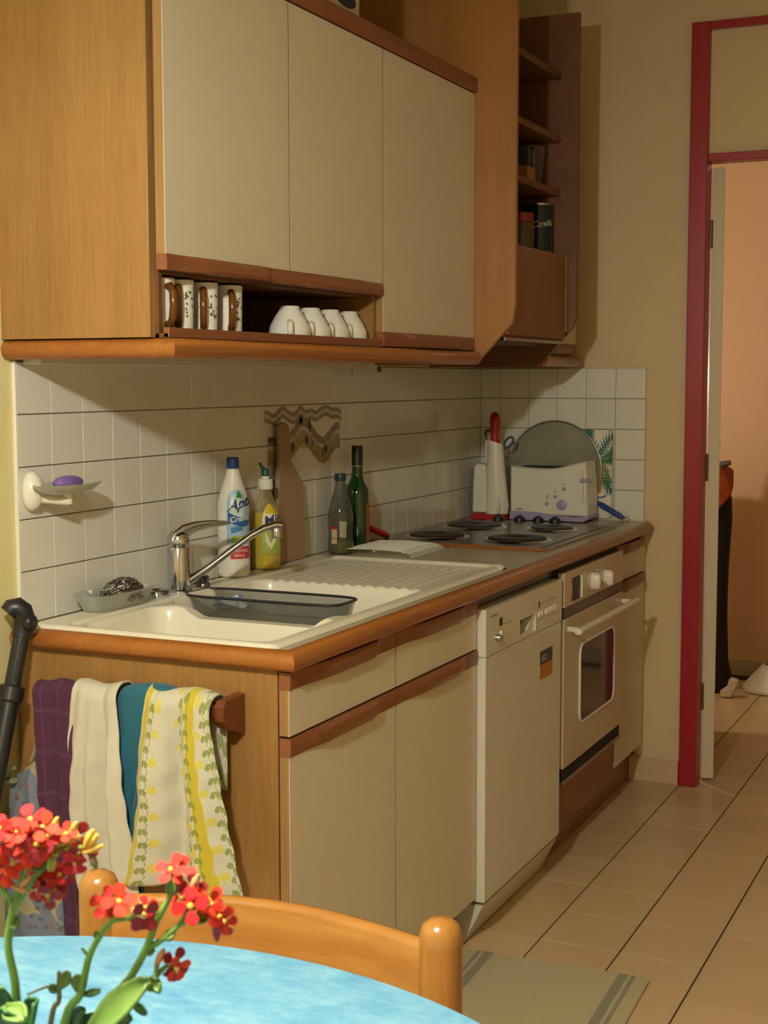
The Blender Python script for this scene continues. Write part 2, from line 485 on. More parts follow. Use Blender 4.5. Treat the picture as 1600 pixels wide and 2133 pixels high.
def front(name, y0, y1, z0, z1, xf, parent, strip='top', sh=.034, th=.02):
    """cream laminated front with oak lipping and a wooden grip strip"""
    if strip == 'top': za, zb = z0, z1-sh
    else: za, zb = z0+sh, z1
    o = MB().box(xf-th, xf-.0012, y0, y1, za, zb).build(name, M['oak_lip'], parent, bevel=.0006)
    MB().box(xf-.0012, xf, y0+.0006, y1-.0006, za, zb).build('laminate', M['cream'], o)
    if strip == 'top': handle_strip('grip_strip', y0, y1, z1, z1-sh, xf, M['trim'], o)
    else: handle_strip('grip_strip', y0, y1, z0+sh, z0, xf, M['trim'], o, up=True)
    return o
c = thing('base_cabinet', 'wide cream base cabinet with oak end panel below the sink', 'cabinet', (0, .12, 0))
MB().box(0, XF-.023, .119, .138, 0, ZC-.037).build('end_panel', M['oak'], c, bevel=.0008)
MB().box(.0, XF-.024, .139, .155, .10, .70).box(.0, XF-.024, 1.02, 1.036, .10, ZC-.04).box(0, .54, .15, 1.02, .10, .116).build('carcass', M['dark_oak'], c)
for y0, y1 in ((.119, .5725), (.5755, 1.034)):
    front('door', y0, y1, .120, .7225, XF, c)
    front('drawer', y0, y1, .7265, .8415, XF, c, sh=.032)
MB().box(.525, .543, .14, 1.038, .0, .10).build('plinth', M['dark_oak'], c)
MB().box(.576, XF-.0004, .5726, .5754, .120, .8415).build('seam_shade_strip', M['dark'], c)  # black strip filling the door seam; its colour stands in for shade

# dishwasher
XD = .617
d = thing('dishwasher', 'white front loading dishwasher with a blue and orange sticker on its door', 'dishwasher', (.3, 1.33, 0))
D0, D1 = 1.0405, 1.617
MB().box(.03, .575, D0+.004, D1-.004, .09, .815).build('cabinet_body', M['white'], d)
m = MB()   # control panel with a hole for the grip recess
py0, py1, pz0, pz1 = 1.280, 1.400, .712, .757
m.box(.578, XD, D0, py0, .7055, .818).box(.578, XD, py1, D1, .7055, .818).box(.578, XD, py0, py1, pz1, .818).box(.578, XD, py0, py1, .7055, pz0)
m.box(.578, .583, py0, py1, pz0, pz1)
pn = m.build('control_panel', M['white'], d)
MB().prism([(py0, pz0), (py1, pz0), (py1, pz1), (py1-.03, pz1-.012), (py1-.05, pz0+.008), (py0, pz0+.004)], 'x', .590, .612).build('grip_recess', M['whiteplastic'], pn)
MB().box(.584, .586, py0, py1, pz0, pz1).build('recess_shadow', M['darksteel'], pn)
MB().box(XD, XD+.001, 1.131, 1.150, .766, .785).build('switch', M['black'], pn)
MB().lathe([(.0085, 0), (.0085, .012), (.006, .015)], (XD, 1.108, .742), axis='x', seg=20).build('knob', M['chrome'], pn, smooth=40)
MB().box(XD, XD+.006, 1.132, 1.140, .742, .754).build('catch', M['whiteplastic'], pn, bevel=.002)
m = MB()
for k, y in enumerate((1.418, 1.440, 1.474, 1.490, 1.506, 1.522, 1.538, 1.554)):
    m2 = MB().box(XD, XD+.004, y, y+.007, .743, .757); m2.build('button', M['whiteplastic'], pn, bevel=.001)
m = MB()
for k in range(9): m.box(XD, XD+.0004, 1.435+k*.016, 1.440+k*.016, .775, .778)
for k in range(4): m.box(XD, XD+.0004, 1.165+k*.014, 1.169+k*.014, .764, .767)
m.box(XD, XD+.0004, 1.42, 1.432, .768, .784); m.build('printed_marks', M['darksteel'], pn, kind='stuff')
textmb('LAVE VAISSELLE', .0075, lambda x, y: (XD+.0006, 1.065+x, .795+y)).build('panel_lettering', M['darksteel'], pn)
MB().box(.578, XD-.001, D0, D1, .108, .7035).build('door', M['white'], d, bevel=.004, seg=3)
st = MB().box(XD-.001, XD, 1.440, 1.540, .610, .648).build('sticker', plain('sticker_blue', hx('#3c4656'), .4, var=.1), d)
MB().box(XD-.001, XD+.0001, 1.440, 1.540, .574, .612).build('sticker_band', plain('sticker_orange', hx('#c47a1c'), .4, var=.1), st)
textmb('ECO', .022, lambda x, y: (XD+.0006, 1.449+x, .621+y), bold=.0004).build('sticker_lettering', M['cream'], st)
MB().prism([(.52, .003), (.563, .003), (.611, .100), (.52, .100)], 'y', D0+.003, D1-.003).build('kick_plate', M['white'], d, bevel=.001)
MB().box(.30, .585, 1.038, 1.63, .823, .838).build('dark_gap_strip', M['darksteel'], d)  # dark strip set back above the dishwasher, standing in for the shaded void

# oven
ov = thing('oven', 'beige built in oven with two white knobs and a dark window', 'oven', (.3, 1.93, 0))
O0, O1 = 1.642, 2.232
MB().box(.05, .596, O0+.004, O1-.004, .245, .83).build('oven_body', M['darksteel'], ov)
pn = MB().box(.597, XD, O0, O1, .733, .829).build('control_panel', M['beigeenamel'], ov, bevel=.002)
MB().box(XD, XD+.002, 1.712, 1.778, .744, .808).build('clock_window', M['black'], pn)
MB().tube([(XD+.004, 1.782, .745), (XD+.004, 1.786, .776), (XD+.004, 1.782, .808)], .0035).build('clock_bezel', M['whiteplastic'], pn)
for y, z in ((1.883, .778), (2.017, .770)):
    k = MB().lathe([(.026, 0), (.026, .004)], (XD, y, z), axis='x').build('knob_ring', M['beigeenamel'], pn)
    MB().lathe([(.0, .030), (.008, .029), (.0105, .024), (.0112, .010), (.0112, .003)][::-1], (XD, y, z), axis='x', sc=(1, 2.2), cap=False).build('knob', M['whiteplastic'], k, smooth=60)
for y, z in ((1.700, .803), (1.700, .752), (1.955, .802), (1.952, .752)):
    MB().lathe([(.005, 0), (.004, .004)], (XD, y, z), axis='x', seg=14).build('pilot_lamp', M['redplastic'] if y < 1.8 else M['darksteel'], pn)
textmb('four', .011, lambda x, y: (XD+.0006, 2.11+x, .762+y)).build('panel_lettering', M['darksteel'], pn)
MB().box(.60, XD-.003, O0+.002, O1-.002, .7045, .731).build('vent_strip', M['darksteel'], ov)
m = MB()
wy0, wy1, wz0, wz1 = 1.790, 2.128, .388, .603
m.box(.597, XD, O0, wy0, .284, .702).box(.597, XD, wy1, O1, .284, .702).box(.597, XD, wy0, wy1, wz1, .702).box(.597, XD, wy0, wy1, .284, wz0)
odr = m.build('door', M['beigeenamel'], ov)
def rrect(y0, y1, z0, z1, r, n=6):
    out = []
    for cy, cz, a0 in ((y1-r, z1-r, 0), (y0+r, z1-r, pi/2), (y0+r, z0+r, pi), (y1-r, z0+r, 3*pi/2)):
        for k in range(n+1):
            a = a0+pi/2*k/n; out.append((cy+r*cos(a), cz+r*sin(a)))
    return out
MB().prism(rrect(wy0-.004, wy1+.004, wz0-.004, wz1+.004, .03), 'x', XD+.0001, XD+.002).build('window_glass', plain('dark_oven_glass', (.03,.022,.02), .07, var=.1), odr)
MB().tube([(XD+.002, a, b) for a, b in rrect(wy0-.006, wy1+.006, wz0-.006, wz1+.006, .032)], .0035, closed=True, seg=8).build('window_trim', M['whiteplastic'], odr, smooth=60)
hb = MB().tube([(XD+.040, O0-.002, .672), (XD+.040, O1+.02, .672)], .011, seg=14, flat=.8).build('handle_bar', M['whiteplastic'], odr, smooth=50)
for y in (O0+.03, O1-.01): MB().box(XD, XD+.036, y-.007, y+.007, .665, .679).build('handle_mount', M['whiteplastic'], odr, bevel=.003)
MB().box(.60, XD-.006, O0, O1, .245, .281).build('vent_gap', M['dark'], ov)
MB().box(.60, XD-.002, O0, O1, .2365, .2485).build('bottom_trim', M['steel'], ov)
MB().box(.30, .60, O0, O1, .8325, .8445).build('dark_gap_strip', M['dark'], ov)  # black strip in place of the shade between oven and worktop
pl = MB().box(.575, .593, O0-.02, O1, .10, .2355).build('oven_base_board', M['trim'])
tag(pl, 'red-brown wooden board filling the space under the oven', 'panel')
kb = MB().box(.528, .546, 1.62, YE-.012, .001, .10).build('plinth_board', M['trim'])
tag(kb, 'red-brown plinth board on the floor below the oven and the narrow cabinet', 'plinth')

# narrow cabinet at the end wall
c = thing('base_cabinet', 'narrow cream base cabinet between the oven and the end wall', 'cabinet', (0, 2.24, 0))
MB().box(0, XF-.022, 2.238, 2.252, .10, ZC-.04).box(0, XF-.022, 2.55, 2.566, .10, ZC-.04).box(0, .54, 2.252, 2.55, .10, .116).build('carcass', M['dark_oak'], c)
front('door', 2.236, 2.566, .135, .7195, XF, c); front('drawer', 2.236, 2.566, .7235, .8385, XF, c, sh=.032)
struct(MB().box(.0, XF-.005, 2.568, YWALL-.001, .10, ZC-.038).build('trim_6', M['wall']), 'cream filler strip beside the narrow base cabinet')

# ------------------------------------------------------------------ wall cabinets
XU = .360
c = thing('wall_cabinet', 'wide cream wall cabinet with oak side and an open cup niche below two doors', 'cabinet', (0, .1, 1.433))
MB().box(XW+.001, .329, .100, .118, 1.4335, 2.168).build('side_panel', M['oak'], c, bevel=.0008)
MB().box(XW+.001, .336, .118, .130, 1.4335, 2.168).build('inner_side', M['dark_oak'], c)
MB().box(XW+.001, .012, .130, 1.02, 1.4335, 2.168).build('back_panel', M['dark_oak'], c)
MB().box(.012, .336, .130, 1.002, 1.548, 1.566).build('niche_top', M['dark_oak'], c)
MB().box(.012, .355, .118, 1.020, 1.4335, 1.4405).build('niche_floor', M['dark_oak'], c)
MB().box(.3455, .3575, .118, 1.020, 1.4335, 1.4515).build('niche_lip', M['trim'], c, bevel=.001)
MB().box(.012, .342, 1.003, 1.0185, 1.442, 1.566).build('niche_side', M['oak'], c)
MB().box(.012, .336, .130, 1.0185, 2.148, 2.168).build('top_board', M['dark_oak'], c)
MB().box(.342, XU-.0004, .5656, .5679, 1.556, 2.121).build('seam_shade_strip', M['dark'], c)  # black strips laid in both upper door seams, shade given as colour
MB().box(.342, XU-.0004, 1.0206, 1.0234, 1.556, 2.121).build('seam_shade_strip', M['dark'], c)
front('door', .1065, .5655, 1.5535, 2.122, XU, c, 'bottom', sh=.028)
front('door', .5680, 1.0205, 1.5535, 2.122, XU, c, 'bottom', sh=.028)
c = thing('wall_cabinet', 'tall single-door cream wall cabinet left of the extractor housing', 'cabinet', (0, 1.32, 1.433))
MB().box(XW+.001, .337, 1.0205, 1.037, 1.4335, 2.168).box(XW+.001, .337, 1.595, 1.611, 1.4335, 2.168).box(XW+.001, .337, 1.037, 1.595, 1.4335, 1.45).box(XW+.001, .337, 1.037, 1.595, 2.15, 2.168).build('carcass', M['oak_lip'], c)
front('door', 1.0235, 1.611, 1.4355, 2.122, XU, c, 'bottom', sh=.034)
# pelmet moulding below and cornice above
pz = 1.396
pf = [(0, pz+.036), (.010, pz+.036), (.018, pz+.031), (.023, pz+.020), (.021, pz+.010), (.013, pz+.001), (0, pz)]
pf = [(o-.008, z) for o, z in pf]
pel = thing('light_pelmet', 'rounded orange-brown wooden moulding running under the wall cabinets', 'moulding', (.17, .8, pz))
MB().sweep([(XW+.001, .112), (.368, .112), (.368, 1.612)], pf[:-1]+[(-.008, pz)]).build('moulding', M['mould'], pel, smooth=50)
MB().box(XW+.002, .3605, .121, 1.612, pz+.012, pz+.0365).build('bottom_board', M['dark_oak'], pel)
tag(MB().sweep([(XW+.001, .103), (.362, .103), (.362, 1.611)], [(-.010, 2.1245), (.002, 2.1245), (.006, 2.130), (.006, 2.160), (.001, 2.166), (-.010, 2.166)]).build('cornice', M['trim'], smooth=40), 'slim red-brown wooden strip along the top edge of the wall cabinets', 'moulding')
# low rail / lamp housing seen under the cabinet
ul = thing('under_cabinet_lamp', 'slim white lamp housing under the wall cabinets above the decorated tiles', 'lamp', (.0, 1.05, 1.385))
MB().box(.001, .045, .15, 1.58, 1.387, 1.407).build('housing', M['whiteplastic'], ul, bevel=.002)
MB().box(.001, .060, 1.585, 1.665, 1.368, 1.407).build('end_box', M['whiteplastic'], ul, bevel=.002)
MB().lathe([(.008, 0), (.008, .008)], (.060, 1.635, 1.385), axis='x', seg=14).build('switch', M['goldbrown'], ul)

# extractor housing / open shelf unit
h = thing('extractor_cabinet', 'tall oak shelf cabinet with brown extractor hood between the wall cabinets', 'cabinet', (0, 1.614, 1.396))
side = [(XW+.001, 1.396), (.362, 1.396), (.470, 1.508), (.478, 1.56), (.478, 2.45), (XW+.001, 2.45)]
side_r = [(XW+.001, 1.396), (.355, 1.396), (.463, 1.508), (.478, 1.54), (.478, 2.45), (XW+.001, 2.45)]
MB().prism(side, 'y', 1.613, 1.631).build('side_panel', M['panel_oak'], h, bevel=.001)
MB().prism(side_r, 'y', 2.165, 2.183).build('side_panel', M['dark_oak'], h, bevel=.001)
MB().box(XW+.001, .010, 1.631, 2.165, 1.72, 2.45).build('back_panel', M['dark_oak'], h)
for z in (2.277, 2.089, 1.928):
    MB().box(.011, .424, 1.632, 2.164, z-.02, z).build('shelf', M['dark_oak'], h, bevel=.001)
MB().box(.011, .44, 1.632, 2.164, 1.705, 1.727).build('shelf', M['dark_oak'], h)
MB().box(.438, .452, 1.632, 2.135, 1.478, 1.727).build('hood_front', M['hoodbrown'], h, bevel=.002)
MB().box(.438, .455, 2.137, 2.164, 1.50, 1.727).build('side_lath', M['panel_oak'], h)
hd = MB().box(.03, .436, 1.640, 2.150, 1.462, 1.50).build('extractor_hood', M['hoodbrown'], h)
MB().box(.415, .440, 1.640, 2.150, 1.462, 1.472).build('visor', M['steel'], hd, bevel=.001)
MB().box(.10, .38, 1.68, 2.11, 1.456, 1.462).build('filter', M['darksteel'], hd)
# narrow wall cabinet at the end
c = thing('wall_cabinet', 'narrow wall cabinet between the extractor cabinet and the end wall', 'cabinet', (0, 2.19, 1.42))
MB().box(XW+.001, .337, 2.186, 2.545, 1.4335, 2.30).build('carcass', M['oak_lip'], c)
front('door', 2.187, 2.548, 1.437, 2.29, XU-.002, c, 'bottom', sh=.034)
tag(MB().sweep([(.368, 2.186), (.368, 2.535), (.352, 2.56), (XW+.001, 2.56)], pf[:-1]+[(-.008, pz)]).build('light_pelmet', M['mould'], smooth=50), 'short rounded wooden moulding under the narrow wall cabinet', 'moulding')
# ------------------------------------------------------------------ hob
g = thing('hob', 'dark steel four plate hob with copper brown front strip set in the worktop', 'hob', (.29, 2.02, ZC))
MB().prism([(p, q) for p, q in rrect(.012, .548, 1.682, 2.362, .02)], 'z', ZC, ZC+.006).build('hob_tray', M['darksteel'], g, bevel=.002)
MB().prism([(p, q) for p, q in rrect(.03, .53, 1.70, 2.345, .02)], 'z', ZC+.006, ZC+.0075).build('hob_surface', M['darksteel'], g)
MB().box(.012, .552, 1.664, 1.681, ZC, ZC+.0095).build('front_strip', M['mould'], g, bevel=.002)
MB().box(.549, .556, 1.682, 2.365, ZC, ZC+.007).build('side_strip', M['steel'], g, bevel=.001)
for x, y, r in ((.155, 1.84, .090), (.405, 1.85, .095), (.155, 2.15, .095), (.405, 2.17, .075)):
    b = MB().lathe([(r-.008, .009), (r-.004, .012), (r, .0125), (r+.004, .011), (r+.008, .0075)], (x, y, ZC), cap=False, seg=40).build('chrome_ring', M['chrome'], g, smooth=40)
    MB().lathe([(0, .006), (r-.009, .006), (r-.009, .0145), (r-.013, .016), (r*.35, .016), (r*.30, .014), (0, .014)], (x, y, ZC), cap=False, seg=40).build('hotplate', M['plate'], g, smooth=30)
for x in (.147, .222, .287, .345):
    k = MB().lathe([(.024, 0), (.024, .003)], (x, 2.385, ZC), seg=24).build('knob_base', M['steel'], g)
    MB().lathe([(.019, .003), (.0175, .018), (.015, .020), (0, .020)], (x, 2.385, ZC), seg=24, cap=False).box(x-.004, x+.004, 2.368, 2.402, ZC+.018, ZC+.026).build('knob', M['black'], k, smooth=40)
MB().box(.10, .39, 2.362, 2.412, ZC, ZC+.0025).build('knob_panel', M['whiteplastic'], g)

# ------------------------------------------------------------------ toaster
TY = 2.450
t = thing('toaster', 'white toaster with lilac base and dial on the worktop by the end wall', 'toaster', (.29, TY+.055, ZC))
def prof_top(x):
    f = (x-.13)/.30; return 1.060+.012*(2*f-1)**2+.016*sst(.55, 1.0, f)
n = 26; front_p = [(.166, .905), (.165, .95)]+[(.166+.259*i/n, prof_top(.166+.259*i/n)) for i in range(n+1)]+[(.432, 1.02), (.435, .94), (.432, .905)]
m = MB(); L = []
for y, ins in ((TY, .006), (TY+.006, 0), (TY+.115, 0), (TY+.121, .006)):
    cx, cz = .28, .98
    L.append([(cx+(x-cx)*(1-ins/.15), y, cz+(z-cz)*(1-ins/.09)) for x, z in front_p])
k = len(front_p); vs = [p for l in L for p in l]; fs = [list(range(k)), [3*k+i for i in range(k)][::-1]]
for a in range(3):
    for i in range(k): fs.append((a*k+i, a*k+(i+1) % k, (a+1)*k+(i+1) % k, (a+1)*k+i))
m.add(vs, fs); m.build('toaster_body', M['whiteplastic'], t, smooth=35)
MB().prism([(.165, ZC+.004), (.42, ZC+.004), (.437, .897), (.437, .908), (.39, .902), (.33, .906), (.26, .915), (.18, .917), (.165, .916)], 'y', TY-.003, TY+.124).build('toaster_base', M['lilac'], t, bevel=.002)
for x in (.185, .41):
    for y in (TY+.01, TY+.11): MB().lathe([(.008, 0), (.008, .006)], (x, y, ZC), seg=12).build('foot', M['black'], t)
MB().box(.19, .39, TY+.038, TY+.050, 1.040, 1.0655).box(.19, .39, TY+.072, TY+.084, 1.040, 1.0655).build('slots', M['dark'], t, kind='stuff')
MB().lathe([(.0, -.008), (.012, -.008), (.0165, -.006), (.0175, 0), (.0175, .004)], (.346, TY, .941), axis='y', seg=28, cap=False).build('dial', M['lilac'], t, smooth=40)
for x, z in ((.294, .944), (.3235, .968), (.353, .994)):
    MB().lathe([(0, -.003), (.006, -.003), (.0065, 0)], (x, TY, z), axis='y', seg=16, cap=False).build('button', M['lilac'], t, smooth=40)
for x, z in ((.2955, .963), (.2955, .971), (.325, .985), (.353, 1.0105)):
    MB().lathe([(0, -.001), (.0022, -.001), (.0022, 0)], (x, TY, z), axis='y', seg=10, cap=False).build('indicator', M['black'], t)
textmb('toast', .010, lambda x, y: (.188+x, TY-.0012, .921+y), bold=.0002).build('lettering', M['darksteel'], t)
lv = MB().tube([(.418, TY+.012, 1.075), (.425, TY+.002, 1.04), (.428, TY-.004, 1.0), (.427, TY-.004, .955)], .0085, flat=.8, seg=12).build('end_grip', M['whiteplastic'], t, smooth=50)
MB().box(.411, .443, TY-.016, TY+.004, 1.020, 1.031).build('lever', M['lilac'], t, bevel=.003)

# ------------------------------------------------------------------ utensil holder with red base, red-handled tool and scissors
u = thing('utensil_holder', 'white tapering utensil holder with bright red base left of the toaster', 'holder', (.095, 2.46, ZC))
MB().prism([(.038, ZC+.001), (.160, ZC+.001), (.155, ZC+.020), (.042, ZC+.024)], 'y', 2.412, 2.492).build('base', M['redplastic'], u, bevel=.004)
MB().prism([(.040, .908), (.090, .908), (.088, 1.060), (.082, 1.072), (.055, 1.074), (.046, 1.060), (.042, 1.00)], 'y', 2.420, 2.487).build('side_pocket', M['whiteplastic'], u, bevel=.006)
m = MB(); L = []
for z, x0, x1, ry in ((.905, .079, .158, .034), (.93, .080, .161, .034), (1.0, .083, .152, .031), (1.08, .084, .143, .028), (1.150, .085, .138, .026), (1.148, .089, .134, .022), (1.05, .092, .135, .022)):
    cx = (x0+x1)/2; rx = (x1-x0)/2
    L.append([(cx+rx*cos(2*pi*k/24), 2.450+ry*sin(2*pi*k/24), z+(.010*(cx+rx*cos(2*pi*k/24)-.11)/-.03 if z > 1.1 else 0)) for k in range(24)])
vs = [p for l in L for p in l]; fs = []
for a in range(len(L)-1):
    for i in range(24): fs.append((a*24+i, a*24+(i+1) % 24, (a+1)*24+(i+1) % 24, (a+1)*24+i))
fs.append(list(range(24))); fs.append([(len(L)-1)*24+i for i in range(24)][::-1]); m.add(vs, fs)
m.build('tapered_sleeve', M['whiteplastic'], u, smooth=50)
MB().tube([(.132, 2.411, .905), (.140, 2.413, .93), (.136, 2.415, .965)], [.012, .010, .004], flat=.5).build('front_rib', M['whiteplastic'], u, smooth=50)
MB().box(.068, .082, 2.468, 2.484, 1.07, 1.165).build('rear_slat', M['whiteplastic'], u, bevel=.002)
rk = thing('kitchen_tool', 'bulbous red handle standing in the white utensil holder', 'utensil', (.110, 2.450, 1.06))
MB().lathe([(0, 1.247), (.010, 1.244), (.0165, 1.232), (.0185, 1.214), (.0165, 1.192), (.012, 1.172), (.0125, 1.158), (.0185, 1.145), (.020, 1.128), (.014, 1.118), (.004, 1.116)][::-1], (.110, 2.450, 0), cap=False).build('tool_handle', M['redplastic'], rk, smooth=60)
MB().lathe([(.004, 1.055), (.004, 1.12)], (.110, 2.450, 0), seg=10).build('tool_shank', M['steel'], rk)
sc = thing('scissors', 'blue-grey scissor handles sticking out of the utensil holder', 'scissors', (.13, 2.465, 1.06))
gb = plain('blue_grey_plastic', hx('#4d5164'), .45)
for cx, cz, ro in ((.152, 1.145, -.7), (.083, 1.165, .5)):
    P = []
    for k in range(20):
        a = 2*pi*k/20; px, pz_ = .012*cos(a), .021*sin(a)
        P.append((cx+px*cos(ro)-pz_*sin(ro), 2.470, cz+px*sin(ro)+pz_*cos(ro)))
    MB().tube(P, .0042, closed=True).build('finger_loop', gb, sc, smooth=60)
MB().tube([(.150, 2.470, 1.130), (.118, 2.470, 1.115), (.105, 2.470, 1.06)], .004).build('blade', M['steel'], sc)

# ------------------------------------------------------------------ splatter screen and palm tree board
sp = thing('splatter_screen', 'round grey mesh splatter screen with blue handle leaning behind the toaster', 'screen', (.275, 2.59, ZC))
CX, CZ, RR = .277, 1.049, .165
def sy_(z): return 2.576+(z-.88)*.030
rim = [(CX+RR*cos(2*pi*k/64), sy_(CZ+RR*sin(2*pi*k/64)), CZ+RR*sin(2*pi*k/64)) for k in range(64)]
MB().tube(rim, .0032, closed=True, seg=8).build('rim', M['steel'], sp, smooth=60)
tm = NT('fine_wire_mesh')
f = tm.noise(tm.coord('Object'), 9, 3); tm.set(color=tm.ramp(f, [(.3, hx('#84836c')), (.7, hx('#a3a188'))]), rough=.6, metal=.1, Alpha=.80)
mm = MB(); mm.add([(CX, sy_(CZ), CZ)]+[(CX+(RR-.002)*cos(2*pi*k/64), sy_(CZ+RR*sin(2*pi*k/64)), CZ+(RR-.002)*sin(2*pi*k/64)) for k in range(64)], [(0, k+1, (k+1) % 64+1) for k in range(64)])
mm.build('wire_mesh', tm.mat, sp)
hA = Vector((.412, sy_(.953)+.002, .952)); hB = Vector((.522, 2.568, .896))
MB().tube([hA.lerp(hB, q) for q in (0, .18, .3, .6, .9, 1)], [.005, .008, .0125, .0125, .0115, .008], flat=.75, seg=12).build('handle', M['blueplastic'], sp, smooth=50)
P = [hB+Vector((.010+.011*cos(a), 0, -.005+.008*sin(a))) for a in [2*pi*k/16 for k in range(16)]]
MB().tube(P, .0014, closed=True, seg=6).build('hanging_ring', M['steel'], sp)
pb = thing('cutting_board', 'white cutting board printed with a green palm tree against the end wall', 'cutting board', (.35, 2.59, ZC))
by = 2.590
MB().prism(rrect(.20, .481, ZC+.001, 1.192, .022), 'y', by, by+.006).build('board', M['whiteplastic'], pb, bevel=.001)
MB().tube([(a, by-.0005, b) for a, b in rrect(.2035, .4775, ZC+.005, 1.1885, .020)], .0012, closed=True, seg=6).build('dark_edge_line', M['darksteel'], pb)
green = plain('palm_green', hx('#2c7a3e'), .5, var=.35, vs=25); green2 = plain('palm_bluegreen', hx('#2f7468'), .5, var=.3, vs=25)
def frond(cx, cz, ang, ln, w, mat, seed, curl=0):
    rnd = random.Random(seed); n = 9; m = MB(); y = by-.0006-.00012*(seed % 9)
    spn = []
    a = ang; p = Vector((cx, cz))
    for i in range(n+1):
        spn.append((p.copy(), a)); p = p+Vector((cos(a), sin(a)))*ln/n; a += curl/n
    for i in range(n):
        p, a = spn[i]; q, a2 = spn[i+1]
        for sgn in (-1, 1):
            l = w*(.55+.6*sin(pi*(i+.6)/(n+.6)))*rnd.uniform(.8, 1.15); b = a+sgn*radians(52)
            tip = p+Vector((cos(b), sin(b)))*l+Vector((cos(a), sin(a)))*l*.3
            tri = [(v.x, v.y) for v in (p, q, tip)]
            x0 = [max(.206, min(.4765, tx)) for tx, tz in tri]; z0 = [max(.9, min(1.187, tz)) for tx, tz in tri]
            m.add([(x0[i2], y, z0[i2]) for i2 in range(3)], [(0,1,2)])
    return m.build('palm_frond', mat, pb)
for i, (cx, cz, an, ln, w, mt, cu) in enumerate([(.433,1.10,radians(70),.10,.030,green2,-.8),(.43,1.10,radians(120),.10,.034,green2,.5),(.44,1.09,radians(35),.06,.026,green2,-.3),
        (.425,1.08,radians(-40),.085,.030,green,-.5),(.43,1.05,radians(-60),.10,.030,green,.3),(.43,1.10,radians(160),.11,.03,green,.4),(.428,1.07,radians(-100),.07,.026,green,.2),(.40,1.14,radians(95),.05,.03,green2,.1),(.445,1.02,radians(-50),.06,.024,green2,.1),(.43,1.08,radians(5),.05,.025,green,.1)]):
    frond(cx, cz, an, ln, w, mt, i, cu)
mt = MB(); mt.add([(.442, by-.0016, 1.075), (.452, by-.0016, 1.075), (.446, by-.0016, 1.02), (.436, by-.0016, .965), (.421, by-.0016, .965), (.432, by-.0016, 1.02)], [(0,1,2,3,4,5)])
mt.build('palm_trunk', plain('trunk_yellow', hx('#c98e1c'), .5, var=.2), pb)
mt = MB(); mt.add([(.425+.033*cos(a), by-.0018, .965+.008*sin(a)) for a in [pi*2*k/20 for k in range(20)]], [list(range(20))])
mt.build('printed_boat', M['blueplastic'], pb)
mt = MB(); mt.add([(.425+.028*cos(a), by-.0020, .9675+.0065*sin(a)) for a in [pi*2*k/20 for k in range(20)]], [list(range(20))])
mt.build('printed_sail', M['porcelain'], pb)

# ------------------------------------------------------------------ bottles by the sink
def label_patch(cx, cy, r, a0, a1, z0f, z1f, eps=.0006, n=18, nv=10, sy=1.0):
    """curved patch on a bottle; z0f,z1f functions of t in 0..1"""
    m = MB()
    def fn(u, v):
        a = a0+(a1-a0)*u; z = z0f(u)+(z1f(u)-z0f(u))*v; rr_ = (r(z) if callable(r) else r)+eps
        return (cx+rr_*cos(a), cy+rr_*sin(a)*sy, z)
    m.grid(fn, n, nv); return m
SB = SZ+.001
AC = -1.03                       # direction from the bottles towards the viewer (angle in xy)
# white cleaner bottle
cx, cy = .045, .853
b = thing('cleaner_bottle', 'tall white cleaning cream bottle with a blue cap behind the tap', 'bottle', (cx, cy, SB))
RW = lambda z: .0385-.003*sst(SB+.03, SB+.10, z)*0+(-.001)*sst(SB, SB+.2, z)-.0225*sst(SB+.165, SB+.262, z)
prof = [(0, 0), (.034, 0), (.0375, .004)]+[(RW(SB+z), z) for z in [.012+.0125*i for i in range(20)]]+[(.0135, .258)]
MB().lathe(prof, (cx, cy, SB), seg=40, cap=False).build('bottle_body', M['whiteplastic'], b, smooth=50)
MB().lathe([(.0145, .256), (.0150, .258), (.0145, .280), (.0135, .2825), (0, .2825)], (cx, cy, SB), seg=28, cap=False).build('cap', M['blueplastic'], b, smooth=40)
lb = label_patch(cx, cy, RW, AC-.42, AC+1.25, lambda t: SB+.078, lambda t: SB+.208-.05*(2*abs(t-.42))**4, .0005).build('label', plain('label_pale_blue', hx('#9fc2d6'), .35, var=.12, vs=30), b, smooth=60)
label_patch(cx, cy, RW, AC-.32, AC+.7, lambda t: SB+.146-.006*sin(pi*t), lambda t: SB+.152+.046*sin(pi*t)**.6, .0008).build('label_pale_oval', plain('label_cream_oval', hx('#c9dcd2'), .35), lb, smooth=60)
label_patch(cx, cy, RW, AC-.34, AC+1.25, lambda t: SB+.134-.014*sin(pi*t*.8), lambda t: SB+.156-.014*sin(pi*t*.8), .0010).build('label_band', plain('label_blue', hx('#1e5d9c'), .35), lb, smooth=60)
label_patch(cx, cy, RW, AC-.20, AC+1.25, lambda t: SB+.044, lambda t: SB+.073, .0006).build('label_red', plain('label_red', hx('#c93a3c'), .35), lb, smooth=60)
label_patch(cx, cy, RW, AC-.12, AC+.75, lambda t: SB+.082, lambda t: SB+.098, .0009).build('label_green', plain('label_lime', hx('#9cb53a'), .35), lb, smooth=60)
label_patch(cx, cy, RW, AC-.15, AC+.6, lambda t: SB+.104+.008*t, lambda t: SB+.118+.012*t*(1-t), .0009).build('label_wave', plain('label_mid_blue', hx('#3f7fb0'), .35), lb, smooth=60)
def on_bottle(cx, cy, R, a0, z0, eps=.0013, slope=0.0):
    def f(x, y):
        z = z0+y+slope*x; r = (R(z) if callable(R) else R)
        a = a0+x/r; return (cx+(r+eps)*cos(a), cy+(r+eps)*sin(a), z)
    return f
